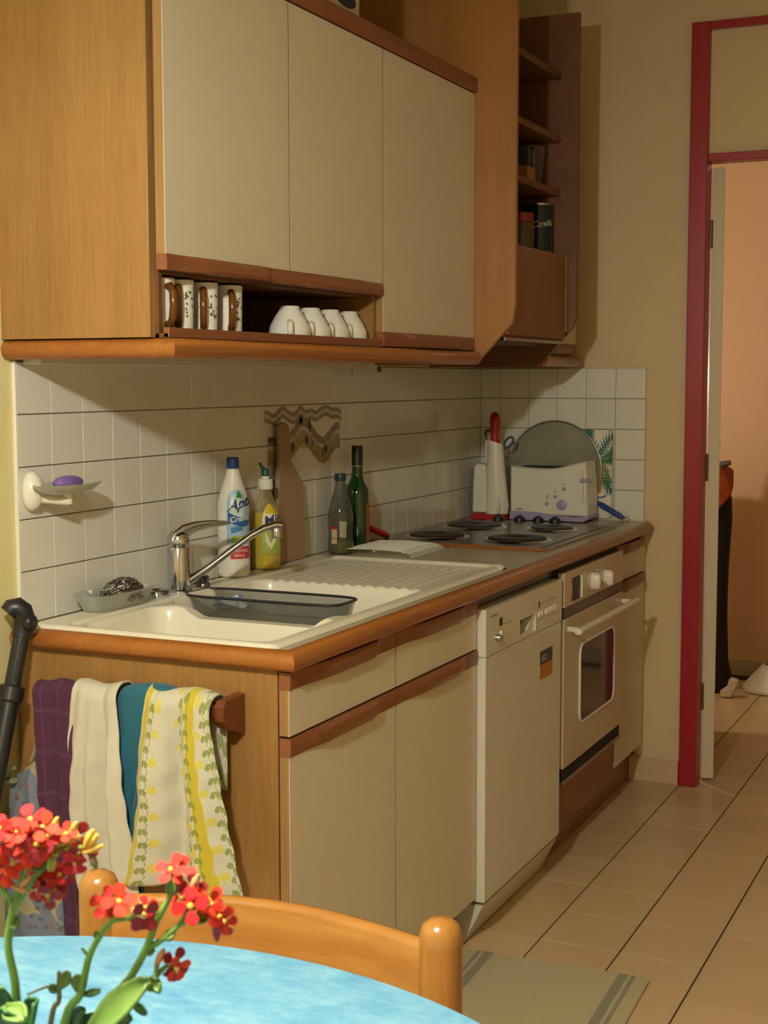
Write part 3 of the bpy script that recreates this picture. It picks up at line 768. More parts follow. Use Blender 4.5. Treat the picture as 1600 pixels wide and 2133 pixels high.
textmb('Apta', .034, on_bottle(cx, cy, RW, AC-.36, SB+.157, .0016, slope=.25), bold=.0007, shear=.25).build('lettering', plain('ink_navy', hx('#1c2a63'), .4), lb)
textmb('Creme', .018, on_bottle(cx, cy, RW, AC-.22, SB+.131, .0018, slope=.1), bold=.0003).build('lettering', M['porcelain'], lb)
textmb('PROTEGE', .0095, on_bottle(cx, cy, RW, AC-.05, SB+.060), bold=.0001).build('lettering', M['porcelain'], lb)
textmb('BRILLE', .0095, on_bottle(cx, cy, RW, AC+.03, SB+.049), bold=.0001).build('lettering', M['porcelain'], lb)
lf = label_patch(cx, cy, RW, AC+.20, AC+.62, lambda t: SB+.188, lambda t: SB+.192+.012*sin(pi*t), .0012).build('label_leaf', plain('leaf_green', hx('#2f8436'), .4), lb)
# yellow washing-up liquid
cx, cy = .052, .995
b = thing('dish_soap_bottle', 'clear bottle of yellow dish soap with a green spout, behind the tap', 'bottle', (cx, cy, SB))
RY = lambda z: .0365+.001*sin((z-SB)*40)-.0225*sst(SB+.125, SB+.195, z)
prof = [(0, 0), (.033, 0), (.036, .004)]+[(RY(SB+z), z) for z in [.012+.0125*i for i in range(15)]]+[(.0125, .198)]
MB().lathe(prof, (cx, cy, SB), seg=36, cap=False).build('bottle_body', glass('clear_plastic', (.60,.52,.20), .08, alpha=.12), b, smooth=50)
prof = [(0, .003), (.031, .003), (.0335, .008)]+[(RY(SB+z)-.0022, z) for z in [.016+.0125*i for i in range(11)]]+[(0, .1415)]
ty = NT('yellow_dish_soap'); ty.set(color=(.62,.47,.02), rough=.12, Alpha=.93)
MB().lathe(prof, (cx, cy, SB), seg=32, cap=False).build('liquid', ty.mat, b, smooth=50)
MB().lathe([(.0185, .197), (.0190, .199), (.0180, .222), (.010, .223), (.010, .229), (0, .229)], (cx, cy, SB), seg=28, cap=False).build('collar', M['whiteplastic'], b, smooth=40)
gs = plain('green_spout_plastic', hx('#11594c'), .4)
MB().lathe([(.009, .229), (.0095, .243), (.007, .248), (0, .248)], (cx, cy, SB), seg=20, cap=False).tube([(cx, cy, SB+.240), (cx-.004, cy-.012, SB+.254), (cx-.006, cy-.018, SB+.262)], [.0055, .004, .003]).build('spout', gs, b, smooth=40)
lb = label_patch(cx, cy, RY, AC-.33, AC+1.25, lambda t: SB+.040+.006*sin(pi*t)*0, lambda t: SB+.118+.01*0, .0008).build('label', plain('label_lime_green', hx('#a9bb4c'), .4, var=.25, vs=40), b, smooth=60)
label_patch(cx, cy, RY, AC-.34, AC+.95, lambda t: SB+.110-.0*t, lambda t: SB+.118+.045*sin(pi*min(1, t*1.0))**.6, .0010).build('label_yellow', plain('label_yellow', hx('#d8bd17'), .4), lb, smooth=60)
label_patch(cx, cy, RY, AC-.22, AC+.95, lambda t: SB+.106, lambda t: SB+.132+.008*sin(pi*t), .0014).build('label_white', M['porcelain'], lb, smooth=60)
label_patch(cx, cy, RY, AC+.35, AC+.75, lambda t: SB+.078, lambda t: SB+.094, .0014).build('label_orange', plain('label_orange', hx('#cf9526'), .4), lb)
label_patch(cx, cy, RY, AC-.05, AC+.70, lambda t: SB+.052+.02*abs(2*t-1), lambda t: SB+.066+.030*abs(2*t-1), .0014).build('label_pale', plain('label_pale', hx('#dfe0c4'), .4), lb)
textmb('Mir', .032, on_bottle(cx, cy, RY, AC-.10, SB+.110, .0020, slope=.2), bold=.0008).build('lettering', plain('ink_violet', hx('#2a1c50'), .4), lb)
# chopping board leaning on the tiles
cb = thing('chopping_board', 'long brown wooden chopping board with a handle leaning against the tiles', 'chopping board', (.03, 1.155, SB))
y0, y1 = 1.088, 1.222; yc = 1.142
out = [(y0, SB+.001), (y1, SB+.001), (y1+.003, SB+.12), (y1, SB+.205)]
out += [(y1-.012-.038*sst(0, 1, k/8), SB+.205+.060*k/8+0) for k in range(1, 9)]
out += [(yc+.026+.003*sin(pi*k/5), SB+.265+.055*k/5) for k in range(1, 5)]
out += [(yc+.005+.026*cos(a), SB+.335+.022*sin(a)) for a in [pi*k/8 for k in range(0, 9)]]
out += [(yc-.021+.0*k, SB+.32-.055*k/5) for k in range(1, 5)]
out += [(y0+.012+.018*(1-sst(0, 1, k/8)), SB+.265-.060*k/8) for k in range(1, 9)]
out += [(y0-.003, SB+.12)]
m = MB().prism(out, 'x', 0, .014)
m.v = [(.030+x-(z-SB)*.055, y, z) for x, y, z in m.v]
m.build('board', wood('worn_beech', hx('#957a5c'), hx('#ad9070'), 'z', .6), cb, bevel=.003)
MB().tube([(.016, yc+.004+.007*cos(a), SB+.337+.008*sin(a)) for a in [2*pi*k/14 for k in range(14)]], .0015, closed=True, seg=6).build('hanging_cord', M['goldbrown'], cb)
# oil bottle, wine bottle, red-handled knife
cx, cy = .055, 1.400
b = thing('oil_bottle', 'clear oil bottle with dark green cap and a little oil left', 'bottle', (cx, cy, ZC))
RO = lambda z: .0345+.0010*sin((z-ZC)*90)-.0200*sst(ZC+.105, ZC+.190, z)
prof = [(0, 0), (.031, 0), (.034, .005)]+[(RO(ZC+z), z) for z in [.012+.0125*i for i in range(15)]]+[(.0130, .200)]
MB().lathe(prof, (cx, cy, ZC+.001), seg=36, cap=False).build('bottle_body', glass('clear_oil_plastic', (.09,.10,.07), .06, alpha=.40), b, smooth=50)
tz = NT('olive_oil'); tz.set(color=(.28,.25,.02), rough=.08, Alpha=.85)
MB().lathe([(0, .004), (.029, .004), (.032, .009), (.0325, .036), (0, .036)], (cx, cy, ZC), seg=30, cap=False).build('oil', tz.mat, b, smooth=40)
MB().lathe([(.0150, .199), (.0155, .200), (.0155, .216), (.0145, .218), (0, .218)], (cx, cy, ZC+.001), seg=24, cap=False).build('cap', plain('dark_green_cap', hx('#173f33'), .4), b, smooth=40)
label_patch(cx, cy, RO, AC-.15, AC+.40, lambda t: ZC+.048, lambda t: ZC+.092, .0008).build('front_label', plain('label_grey', hx('#a5a384'), .5), b)
q = label_patch(cx, cy, RO, AC-.85, AC-.35, lambda t: ZC+.030, lambda t: ZC+.075, .0008).build('side_label', plain('label_cream', hx('#c9b48a'), .5), b)
label_patch(cx, cy, RO, AC-.85, AC-.35, lambda t: ZC+.070, lambda t: ZC+.077, .0011).build('label_red_band', M['redplastic'], q)
label_patch(cx, cy, RO, AC-.85, AC-.35, lambda t: ZC+.0445, lambda t: ZC+.046, .0011).build('label_line', M['black'], q)
cx, cy = .048, 1.520
b = thing('wine_bottle', 'dark green glass wine bottle with black foil neck beside the oil bottle', 'bottle', (cx, cy, ZC))
prof = [(0, 0), (.030, 0), (.0325, .004), (.0330, .02), (.0332, .150), (.0315, .165), (.026, .180), (.0185, .196), (.0155, .208), (.0150, .225), (.0148, .285), (0, .285)]
MB().lathe(prof, (cx, cy, ZC+.001), seg=36, cap=False).build('bottle_body', plain('bottle_green_glass', hx('#0c3a18'), .06, var=.2, Coat_Weight=.5), b, smooth=50)
MB().lathe([(.0156, .233), (.0158, .287), (.0150, .289), (0, .289)], (cx, cy, ZC+.001), seg=28, cap=False).build('neck_foil', M['black'], b, smooth=40)
MB().lathe([(.01595, .2315), (.01595, .2335)], (cx, cy, ZC+.001), seg=28, cap=False).build('foil_band', M['steel'], b)
label_patch(cx, cy, .0333, AC+.75, AC+1.9, lambda t: ZC+.02, lambda t: ZC+.13, .0006).build('label', plain('label_orange_brown', hx('#a8552a'), .5), b)
k = thing('kitchen_brush', 'red plastic handle propped low against the tiles beside the wine bottle', 'utensil', (.03, 1.66, ZC))
MB().tube([(.022, 1.60, ZC+.060), (.026, 1.63, ZC+.050), (.032, 1.70, ZC+.028), (.036, 1.735, ZC+.017), (.037, 1.745, ZC+.012)], [.009, .012, .0125, .012, .007], flat=.8, seg=12).build('handle', M['redplastic'], k, smooth=50)
MB().box(.026, .040, 1.575, 1.70, ZC+.001, ZC+.008).build('bristle_block', M['goldbrown'], k, bevel=.002)
# wire trivet / small rack behind the sink
tr = thing('wire_rack', 'small white wire rack with curved feet lying behind the drainer', 'rack', (.16, 1.52, ZC))
pts = MB()
for i in range(15):
    f = i/14; y = 1.385+.215*f*1.0
    x0, x1 = .075, .255
    r = MB().tube([(x0-.022, y-.006, ZC+.002), (x0-.014, y-.003, ZC+.011), (x0+.006, y, ZC+.0165), (.165, y, ZC+.019), (x1-.012, y, ZC+.0165), (x1+.014, y-.003, ZC+.011), (x1+.024, y-.006, ZC+.002)], .0019, seg=6)
    r.build('wire', M['whiteplastic'], tr, smooth=60)
for x in (.080, .165, .250):
    MB().tube([(x, 1.38, ZC+.0145), (x, 1.605, ZC+.0145)], .0022, seg=6).build('cross_wire', M['whiteplastic'], tr, smooth=60)

# ------------------------------------------------------------------ tap, ring, soap tray, scourer
TB = SZ
fa = thing('tap', 'chrome single lever mixer tap with long straight spout behind the sink', 'tap', (.06, .592, TB))
MB().lathe([(.029, 0), (.029, .003), (.0255, .006), (.0255, .097), (.0245, .099)], (.06, .592, TB), seg=36).build('tap_body', M['chrome'], fa, smooth=40)
MB().lathe([(.0238, .099), (.0250, .101), (.0252, .112), (.0235, .124), (.016, .134), (0, .137)], (.06, .592, TB), seg=32, cap=False).build('tap_head', M['chrome'], fa, smooth=50)
MB().tube([(.0585, .586, TB+.108), (.0605, .591, TB+.121), (.068, .602, TB+.132), (.083, .624, TB+.141), (.104, .655, TB+.1455), (.124, .686, TB+.145), (.130, .696, TB+.1435)], [.0235, .0235, .0205, .0150, .0105, .0065, .003], flat=.55, seg=18).build('lever', M['chrome'], fa, smooth=60)
spt = [Vector(p) for p in ((.060, .592, TB+.016), (.078, .607, TB+.024), (.110, .634, TB+.050), (.150, .668, TB+.088), (.185, .698, TB+.120), (.206, .716, TB+.134), (.226, .733, TB+.141), (.238, .743, TB+.140))]
MB().tube(spt, [.016, .013, .0105, .0100, .0100, .0100, .0105, .008], seg=16, flat=.85).build('spout', M['chrome'], fa, smooth=60)
MB().lathe([(.0115, 0), (.0120, .004), (.0115, .022), (.010, .024)], (.229, .736, TB+.112), seg=20).build('aerator', M['chrome'], fa, smooth=40)
pg = thing('sink_plug_ring', 'flat round chrome overflow knob on the sink rim beside the tap', 'knob', (.06, .507, TB))
MB().lathe([(.026, 0), (.027, .002), (.027, .013), (.025, .015), (.019, .0145), (.017, .012), (0, .012)], (.06, .507, TB), seg=32, cap=False).build('ring', M['chrome'], pg, smooth=40)
wv = thing('waste_control', 'small chrome waste control knob on the sink right of the tap', 'knob', (.085, .69, TB))
MB().lathe([(.016, 0), (.016, .008), (.013, .012), (.014, .022), (.011, .026), (0, .026)], (.075, .668, TB), seg=24, cap=False).build('knob', M['darksteel'], wv, smooth=40)
td = thing('soap_tray', 'ribbed clear plastic tray holding a steel scourer on the sink corner', 'tray', (.055, .36, TB))
pl_ = glass('clear_ribbed_plastic', (.52,.54,.48), .12, alpha=.42)
def trayring(z, ins, n=72):
    out = []
    for k in range(n):
        a = 2*pi*k/n; c, s = cos(a), sin(a); e = .45
        ex = abs(c)**e*(1 if c >= 0 else -1); ey = abs(s)**e*(1 if s >= 0 else -1)
        rib = .0011*(1 if k % 2 else -1)
        out.append((.062+(.046-ins+rib)*ex, .352+(.102-ins+rib)*ey, z))
    return out
m = MB(); R = [trayring(TB+.001, .020), trayring(TB+.004, .017), trayring(TB+.034, .003), trayring(TB+.036, .001), trayring(TB+.036, .004), trayring(TB+.008, .019)]
vs = [p for r in R for p in r]; fs = []; n = 72
for a in range(len(R)-1):
    for i in range(n): fs.append((a*n+i, a*n+(i+1) % n, (a+1)*n+(i+1) % n, (a+1)*n+i))
fs.append(list(range(n))[::-1]); fs.append([(len(R)-1)*n+i for i in range(n)]); m.add(vs, fs)
m.build('tray', pl_, td, smooth=30)
sw = thing('steel_scourer', 'ball of grey steel wool lying in the ribbed clear tray', 'scourer', (.064, .375, TB+.01))
rnd = random.Random(4); m = MB()
for s_ in range(70):
    a0 = rnd.uniform(0, 2*pi); th = rnd.uniform(-.4, 1.5); P = []; w0 = rnd.uniform(2, 4)
    for k in range(26):
        t_ = k/25; a = a0+w0*t_*2; ph = th+.5*sin(w0*3*t_+s_)
        rr0 = 1+.12*sin(17*t_+s_)+rnd.uniform(-.05, .05)
        P.append((.064+.034*rr0*cos(a)*cos(ph)+.0022*cos(40*t_), .375+.052*rr0*sin(a)*cos(ph), TB+.022+.031*rr0*sin(ph)*(1 if sin(ph) > 0 else .5)+.0022*sin(40*t_)))
    m.tube(P, .0009, seg=4)
m.build('steel_wool', M['steel'], sw, kind='stuff')
MB().sphere((.064, .375, TB+.024), (.030, .047, .024)).build('core', M['darksteel'], sw, smooth=60)

# grey draining tray in the second bowl
ba = thing('sink_strainer', 'shallow grey translucent plastic tray hanging in the second sink bowl', 'tray', (.28, .62, .86))
gp = NT('smoky_grey_plastic'); gp.set(color=hx('#70716a'), rough=.2, Alpha=.46)
def br_(z, ins, n=64):
    out = []
    for k in range(n):
        a = 2*pi*k/n; c, s = cos(a), sin(a); e = .38
        ex = abs(c)**e*(1 if c >= 0 else -1); ey = abs(s)**e*(1 if s >= 0 else -1)
        out.append((.280+(.192-ins)*ex, .612+(.066-ins)*ey, z-.007))
    return out
m = MB(); R = [br_(.896, 0), br_(.894, .002), br_(.852, .012), br_(.846, .018), br_(.849, .021), br_(.893, .005)]
vs = [p for r in R for p in r]; fs = []; n = 64
for a in range(len(R)-1):
    for i in range(n): fs.append((a*n+i, a*n+(i+1) % n, (a+1)*n+(i+1) % n, (a+1)*n+i))
fs.append([3*n+i for i in range(n)][::-1]); m.add(vs, fs)
m.build('tray_body', gp.mat, ba, smooth=40)
MB().tube(br_(.896, .001), .0030, closed=True, seg=8).build('dark_rim', plain('dark_grey_rim', hx('#26262b'), .3), ba, smooth=60)
sg = thing('dish_sponge', 'crumpled white and blue cloth lying in the grey sink tray', 'cloth', (.16, .635, .853))
rnd = random.Random(9)
def crump(u, v):
    x = .135+.075*u; y = .600+.055*v
    return (x+.004*sin(9*v+3*u), y+.004*sin(11*u), .858+.016*abs(sin(5*u+2*v))*sin(pi*u)*sin(pi*v)+.012*sin(pi*u)+.003*sin(13*v+7*u))
tb_ = NT('blue_white_cloth'); f = tb_.noise(tb_.coord('Object'), 45, 2); tb_.set(color=tb_.ramp(f, [(.45, hx('#5e79b5')), (.52, hx('#dfe3e2'))]), rough=.8)
MB().grid(crump, 16, 14).build('cloth', tb_.mat, sg, smooth=60, solid=.002)

# wall soap dish
so = thing('soap_dish', 'clear plastic soap dish on a white suction holder fixed to the tiles', 'soap dish', (.0, .215, 1.12))
MB().lathe([(.030, 0), (.034, .004), (.033, .012), (.026, .022), (.016, .028), (0, .030)], (.0008, .160, 1.142), axis='x', seg=32, cap=False, sc=(.72, 1.15)).build('holder', M['whiteplastic'], so, smooth=60)
MB().tube([(.020, .168, 1.128), (.045, .195, 1.122), (.055, .208, 1.122)], [.010, .008, .010]).lathe([(.009, -.022), (.0095, 0)], (.055, .210, 1.137), seg=16).build('bracket', M['whiteplastic'], so, smooth=50)
m = MB(); R = []
for z, s_ in ((1.137, .55), (1.140, .72), (1.154, .98), (1.156, 1.0), (1.155, .96), (1.142, .70), (1.140, .55)):
    R.append([(.055+.042*s_*cos(2*pi*k/40), .212+.098*s_*sin(2*pi*k/40), z) for k in range(40)])
vs = [p for r in R for p in r]; fs = []; n = 40
for a in range(len(R)-1):
    for i in range(n): fs.append((a*n+i, a*n+(i+1) % n, (a+1)*n+(i+1) % n, (a+1)*n+i))
fs.append(list(range(n))[::-1]); fs.append([6*n+i for i in range(n)]); m.add(vs, fs)
m.build('dish', glass('clear_dish_plastic', (.62,.60,.50), .15, alpha=.45), so, smooth=50)
sb = MB().sphere((.055, .212, 1.157), (.022, .040, .014), seg=24, rings=12).build('soap_bar', M['soap'], smooth=60)
tag(sb, 'purple bar of soap lying in the wall soap dish', 'soap')

# ------------------------------------------------------------------ decorated tile frieze
de = thing('tile_decoration', 'grey and brown wavy painted decoration on the tiles behind the bottles', 'decoration', (.0, 1.30, 1.2))
def ribbon(name, pts, w, col, x=.0008, var=.3):
    """flat painted band following pts (y,z), width w (number or list)"""
    m = MB(); n = len(pts); vs = []
    # smooth interpolation
    P = []
    for i in range(n-1):
        p0 = Vector(pts[max(0, i-1)]); p1 = Vector(pts[i]); p2 = Vector(pts[i+1]); p3 = Vector(pts[min(n-1, i+2)])
        for k in range(5):
            t = k/5; P.append(.5*((2*p1)+(p2-p0)*t+(2*p0-5*p1+4*p2-p3)*t*t+(3*p1-3*p2+p3-p0)*t*t*t))
    P.append(Vector(pts[-1])); N = len(P)
    for i in range(N):
        d = (P[min(N-1, i+1)]-P[max(0, i-1)]).normalized(); nn = Vector((-d.y, d.x)); ww = w*(1+.18*sin(i*1.7))*.5
        vs += [(x, P[i].x-nn.x*ww, P[i].y-nn.y*ww), (x, P[i].x+nn.x*ww, P[i].y+nn.y*ww)]
    m.add(vs, [(2*i, 2*i+2, 2*i+3, 2*i+1) for i in range(N-1)])
    return m.build(name, plain(name+'_paint', col, .3, var=var, vs=60), de)
def yz(u, v):      # local layout units of the frieze, 0..1 across, 0..1 down
    return (1.085+.43*(u**1.06), 1.289-.150*v-.006*0)
w1 = [(.00,.10),(.06,.12),(.12,.17),(.18,.10),(.24,.04),(.30,.10),(.37,.16),(.42,.12),(.47,.04),(.53,.12),(.60,.10),(.66,.14),(.72,.09),(.80,.04),(.87,.10),(.94,.10),(1.0,.16)]
ribbon('upper_wave', [yz(u, v) for u, v in w1], .011, hx('#9a8b74'))
ribbon('middle_wave', [yz(u, v+.085) for u, v in w1], .006, hx('#c9c3a4'), .0010)
ribbon('lower_wave', [yz(u, v+.135) for u, v in w1], .009, hx('#9b9070'), .0012)
w2 = [(.04,.60),(.12,.60),(.20,.58),(.30,.56),(.38,.46),(.46,.32),(.54,.34),(.60,.42),(.68,.58),(.76,.66),(.84,.56),(.92,.42),(.98,.42)]
ribbon('big_wave', [yz(u, v) for u, v in w2], .020, hx('#9a877a'))
ribbon('pale_wave', [yz(u, v+.13) for u, v in w2], .006, hx('#c9c3a4'), .0012)
ribbon('brown_wave', [yz(u, v+.25) for u, v in w2], .036, hx('#b29468'), .0006, .15)
ribbon('ochre_wave', [yz(u, v+.36) for u, v in w2], .014, hx('#b09a60'), .0010, .3)
def dot(u, v, ry, rz, col, name='painted_spot'):
    y, z = yz(u, v); m = MB(); m.add([(.0016, y+ry*cos(a), z+rz*sin(a)) for a in [2*pi*k/18 for k in range(18)]], [list(range(18))])
    m.build(name, plain('spot', col, .3, var=.1), de)
dot(.46, .27, .016, .012, hx('#5f7a36')); dot(.465, .26, .007, .009, hx('#14251a')); dot(.36, .72, .008, .013, hx('#25403a')); dot(.54, .62, .008, .012, hx('#25403a'))
dot(.62, .68, .008, .009, hx('#7d8892')); dot(.79, .80, .008, .012, hx('#46565a')); dot(.50, .70, .010, .010, hx('#b9b27c')); dot(.76, .86, .010, .014, hx('#8a8a52'))
dot(.58, .33, .006, .011, hx('#6a3c44')); dot(.585, .42, .008, .009, hx('#5f7170')); dot(.08, .56, .014, .006, hx('#7d3c6e'))

# ------------------------------------------------------------------ cups in the niche
ZN = 1.441
def mug(label, y, rot, x=.300):
    t = thing('mug', label, 'mug', (x, y, ZN), rot, 'white mugs in the niche')
    MB().lathe([(0, .003), (.022, .0), (.0265, .002), (.0270, .01), (.0285, .088), (.0290, .102), (.0275, .102), (.0262, .088), (.025, .012), (0, .010)], (0,0,0), seg=32, cap=False).build('cup', M['porcelain'], t, smooth=50, local=True)
    MB().tube([(.0265, 0, .086), (.036, 0, .088), (.045, 0, .075), (.047, 0, .052), (.043, 0, .028), (.034, 0, .016), (.0255, 0, .018)], .0070, seg=12, flat=1.0).build('handle', M['goldbrown'], t, smooth=60, local=True, label='glossy brown handle')
    m = MB(); rr_ = random.Random(int(y*1000))
    for k in range(14):
        a = .75+rr_.uniform(-.32, .32); z = .03+.05*rr_.random(); r0 = .0300+.0005; s_ = .0022
        m.add([(r0*cos(a+da/.03), r0*sin(a+da/.03), z+dz) for da, dz in ((-s_, 0), (0, -s_*1.4), (s_, 0), (0, s_*1.4))], [(0,1,2,3)])
    m.build('painted_flowers', plain('olive_print', hx('#55583a'), .4), t, local=True, kind='stuff')
    return t
mug('white mug with brown handle nearest the oak side panel', .174, -.40)
mug('second white mug with brown handle, counted from the oak side panel', .239, -1.0)
mug('third white mug with brown handle and flower print, counted from the oak panel', .325, -1.0)
mug('white mug with brown handle at the open end of the mug row', .418, -.85)
cupg = 'upturned white cups in the niche'
def cup(label, y, x=.270):
    t = thing('teacup', label, 'cup', (x, y, ZN), -1.05, cupg)
    MB().lathe([(.0430, 0), (.0448, .003), (.0452, .018), (.0435, .030), (.0345, .048), (.0225, .067), (.0215, .073), (.0205, .074), (.018, .068), (0, .067)], (0,0,0), seg=36, cap=False).build('cup', M['porcelain'], t, smooth=50, local=True)
    MB().tube([(.044, 0, .010), (.053, 0, .008), (.060, 0, .018), (.059, 0, .031), (.050, 0, .038), (.039, 0, .037)], .0066, seg=12).build('handle', M['porcelain'], t, smooth=60, local=True)
cup('upturned white cup nearest the mugs, the most fully visible of four', .673, .300)
cup('second upturned white cup from the mugs', .768, .300)
cup('third upturned white cup from the mugs', .863, .300)
cup('fourth upturned white cup, next to the right side of the niche', .956, .300)

# ------------------------------------------------------------------ things in the open shelves
cn = thing('tin', 'dark blue-green cylindrical tin with pale script lettering on the lowest open shelf', 'tin', (.36, 2.07, 1.728))
cx, cy, cz = .372, 2.118, 1.7278
MB().lathe([(.040, 0), (.040, .155)], (cx, cy, cz), seg=40).build('tin_body', plain('dark_tin', hx('#0f2630'), .18, .1, var=.3, vs=9), cn, smooth=40)
MB().lathe([(.0405, .150), (.0408, .156), (.038, .1575), (.036, .154), (0, .154)], (cx, cy, cz), seg=40, cap=False).build('lid', M['steel'], cn, smooth=40)
MB().lathe([(.0406, .001), (.0406, .014)], (cx, cy, cz), seg=40, cap=False).build('base_band', plain('teal_band', hx('#2c6f62'), .3), cn, smooth=40)
textmb('Canillos', .026, on_bottle(cx, cy, .040, -1.85, cz+.082, .0008, slope=.12), bold=.0005, shear=.35).build('lettering', plain('pale_ink', hx('#b9b48c'), .4), cn)
jr = thing('jar', 'glass jar with red lid behind the dark tin on the lowest open shelf', 'jar', (.30, 1.98, 1.728))
MB().lathe([(0, 0), (.036, 0), (.039, .006), (.039, .085), (.034, .095)], (.350, 2.022, cz), seg=28, cap=False).build('jar_body', plain('jar_contents', hx('#6d5632'), .3, var=.3, vs=30), jr, smooth=40)
MB().lathe([(.036, .094), (.037, .096), (.037, .120), (0, .120)], (.350, 2.022, cz), seg=28, cap=False).build('lid', plain('red_lid', hx('#9c2430'), .35), jr, smooth=40)
gz = 1.929
gj = thing('glass_jug', 'smoky glass jug with handle on the second open shelf from below', 'jug', (.33, 2.10, gz))
MB().lathe([(0, .002), (.032, 0), (.034, .004), (.038, .03), (.046, .095), (.048, .12), (.0465, .12), (.044, .095), (.036, .03), (.03, .008), (0, .008)], (.350, 2.085, gz), seg=32, cap=False).build('jug_body', glass('smoky_glass', (.12,.12,.12), .06, alpha=.4), gj, smooth=50)
MB().tube([(.372, 2.045, gz+.112), (.385, 2.02, gz+.11), (.388, 2.012, gz+.08), (.378, 2.03, gz+.045), (.368, 2.055, gz+.035)], .004, seg=8).build('handle', M['darksteel'], gj, smooth=60)
bx_ = MB().box(.30, .40, 1.93, 2.0, gz, gz+.045).build('wooden_box', M['panel_oak'], bevel=.002)
tag(bx_, 'small brown box beside the glass jug on the open shelf', 'box')
bw = thing('storage_box', 'beige box with a dark oval hand hole on top of the wall cabinets', 'box', (.19, .78, 2.1685))
MB().box(.03, .345, .60, .932, 2.169, 2.47).build('box_body', plain('beige_card', hx('#b3a583'), .7), bw, bevel=.003)
MB().prism([(.862+.048*cos(a), 2.197+.017*sin(a)) for a in [2*pi*k/28 for k in range(28)]], 'x', .3445, .3462).build('hand_hole', plain('dark_blue_lining', hx('#20242f'), .6), bw)

# ------------------------------------------------------------------ towel rack, towels, bag, vacuum tube
BZ, BY = .778, .062
tr = thing('towel_rack', 'dark brown wooden towel rack on the oak end panel', 'towel rack', (.3, .118, .75))
for x, zt in ((.108, .790), (.487, .799)):
    MB().prism([(.118, zt), (.052, zt-.002), (.043, zt-.010), (.043, .762), (.060, .745), (.118, .722)], 'x', x, x+.020).build('bracket', M['rack'], tr, bevel=.003)
MB().box(.115, .495, BY-.013, BY+.013, BZ-.013, BZ+.010).build('rail', M['rack'], tr, bevel=.004)
def interp(P, t):
    for i in range(len(P)-1):
        if t <= P[i+1][0]:
            f = (t-P[i][0])/(P[i+1][0]-P[i][0]); return P[i][1]+(P[i+1][1]-P[i][1])*f
    return P[-1][1]
def towel(label, L, R, zb, folds, mat, th=.0028, off=0.0, back=.16, zb2=None, amp=.010, seed=1, slope=0.0, lift=0.0):
    """cloth over the rail; L,R: [(t, x)] edge positions with t = 0 at the rail and 1 at the hem; off pushes the cloth out"""
    rnd = random.Random(seed); ph = [rnd.uniform(0, 6.28) for _ in range(6)]
    zb2 = zb if zb2 is None else zb2
    def fn(u, v):
        r = .017+off
        if v < .14:                         # back drop
            t = 1-v/.14; z = BZ-back*t; y = BY+r*.9; tt = 0; am = .12
            y = min(y, .1135)
        elif v < .26:                       # over the rail
            a = pi*(v-.14)/.12; z = BZ+r*sin(a); y = BY+min(r, .045)*cos(a); tt = 0; am = .25
        else:
            t = (v-.26)/.74; tt = t; zz = zb+(zb2-zb)*u
            z = BZ-(BZ-zz)*t; y = BY-r-.012*sst(0, .5, t)*0; am = .25+.75*sst(0, .45, t)
        xl, xr = interp(L, tt), interp(R, tt)
        x = xl+(xr-xl)*u
        w = 0
        for k, (fr, aa) in enumerate(folds):
            w += aa*sin(2*pi*fr*u+ph[k]+1.1*tt*(k+1)*.6)
        w -= .35*sin(pi*u)
        z2 = z-(.006*am*w if v > .26 else 0)+slope*(u-.5)*(1-tt if v > .14 else 1)+(.004*sin(7*u+ph[3]) if .1 < v < .3 else 0)
        x += .004*am*sin(5*z*20+ph[2])*.4
        z2 += lift*sst(.02, .16, v)*sst(.40, .27, v)*sin(pi*min(1, u*1.15))
        return (x, y-amp*am*(w+.9)*(1 if v > .2 else .1), z2)
    o = MB().grid(fn, 56, 84).build('hanging_towel', mat, smooth=80, solid=th)
    tag(o, label, 'towel'); return o
def cloth_mat(name, col, weave=500, var=.06, bump=.0008):
    t = NT(name); v = t.coord('Object'); n = t.noise(v, 30, 4); w = t.noise(v, weave, 2)
    c = t.mix(n, tuple(x*(1-var*2) for x in col), col)
    return t.set(color=c, rough=.92, bump=w, bumpd=bump, bumps=.6, Sheen_Weight=.15)
def check_mat():
    t = NT('purple_cotton'); v = t.coord('UV', (1,1,1)); sp_ = t.n('ShaderNodeSeparateXYZ'); t.t.links.new(v, sp_.inputs[0])
    a = t.math('PINGPONG', t.math('MULTIPLY', sp_.outputs[0], 5), 1); b = t.math('PINGPONG', t.math('MULTIPLY', sp_.outputs[1], 16), 1)
    f = t.math('MAXIMUM', t.math('GREATER_THAN', a, .86), t.math('GREATER_THAN', b, .9))
    c = t.mix(t.math('MULTIPLY', f, .5), hx('#4a2440'), hx('#5d3a5a'))
    n = t.noise(t.coord('Object'), 350, 2)
    return t.set(color=c, rough=.95, bump=n, bumpd=.001, bumps=.6)
towel('dark purple cotton towel hanging at the left end of the towel rack', [(0,.096),(.25,.104),(1,.128)], [(0,.190),(1,.196)], .315, [(1.2,.35),(2.6,.25)], check_mat(), off=.004, seed=3, back=.10)
teal = cloth_mat('teal_cotton', hx('#1f6076'), 300)
towel('teal blue towel hanging between the white and the yellow patterned towels', [(0,.285),(.5,.285),(1,.300)], [(0,.418),(.12,.40),(.25,.375),(.6,.345),(1,.340)], .405, [(2.2,.5),(3.4,.3)], teal, off=.004, seed=6, back=.12, amp=.012, slope=.010, lift=.018)
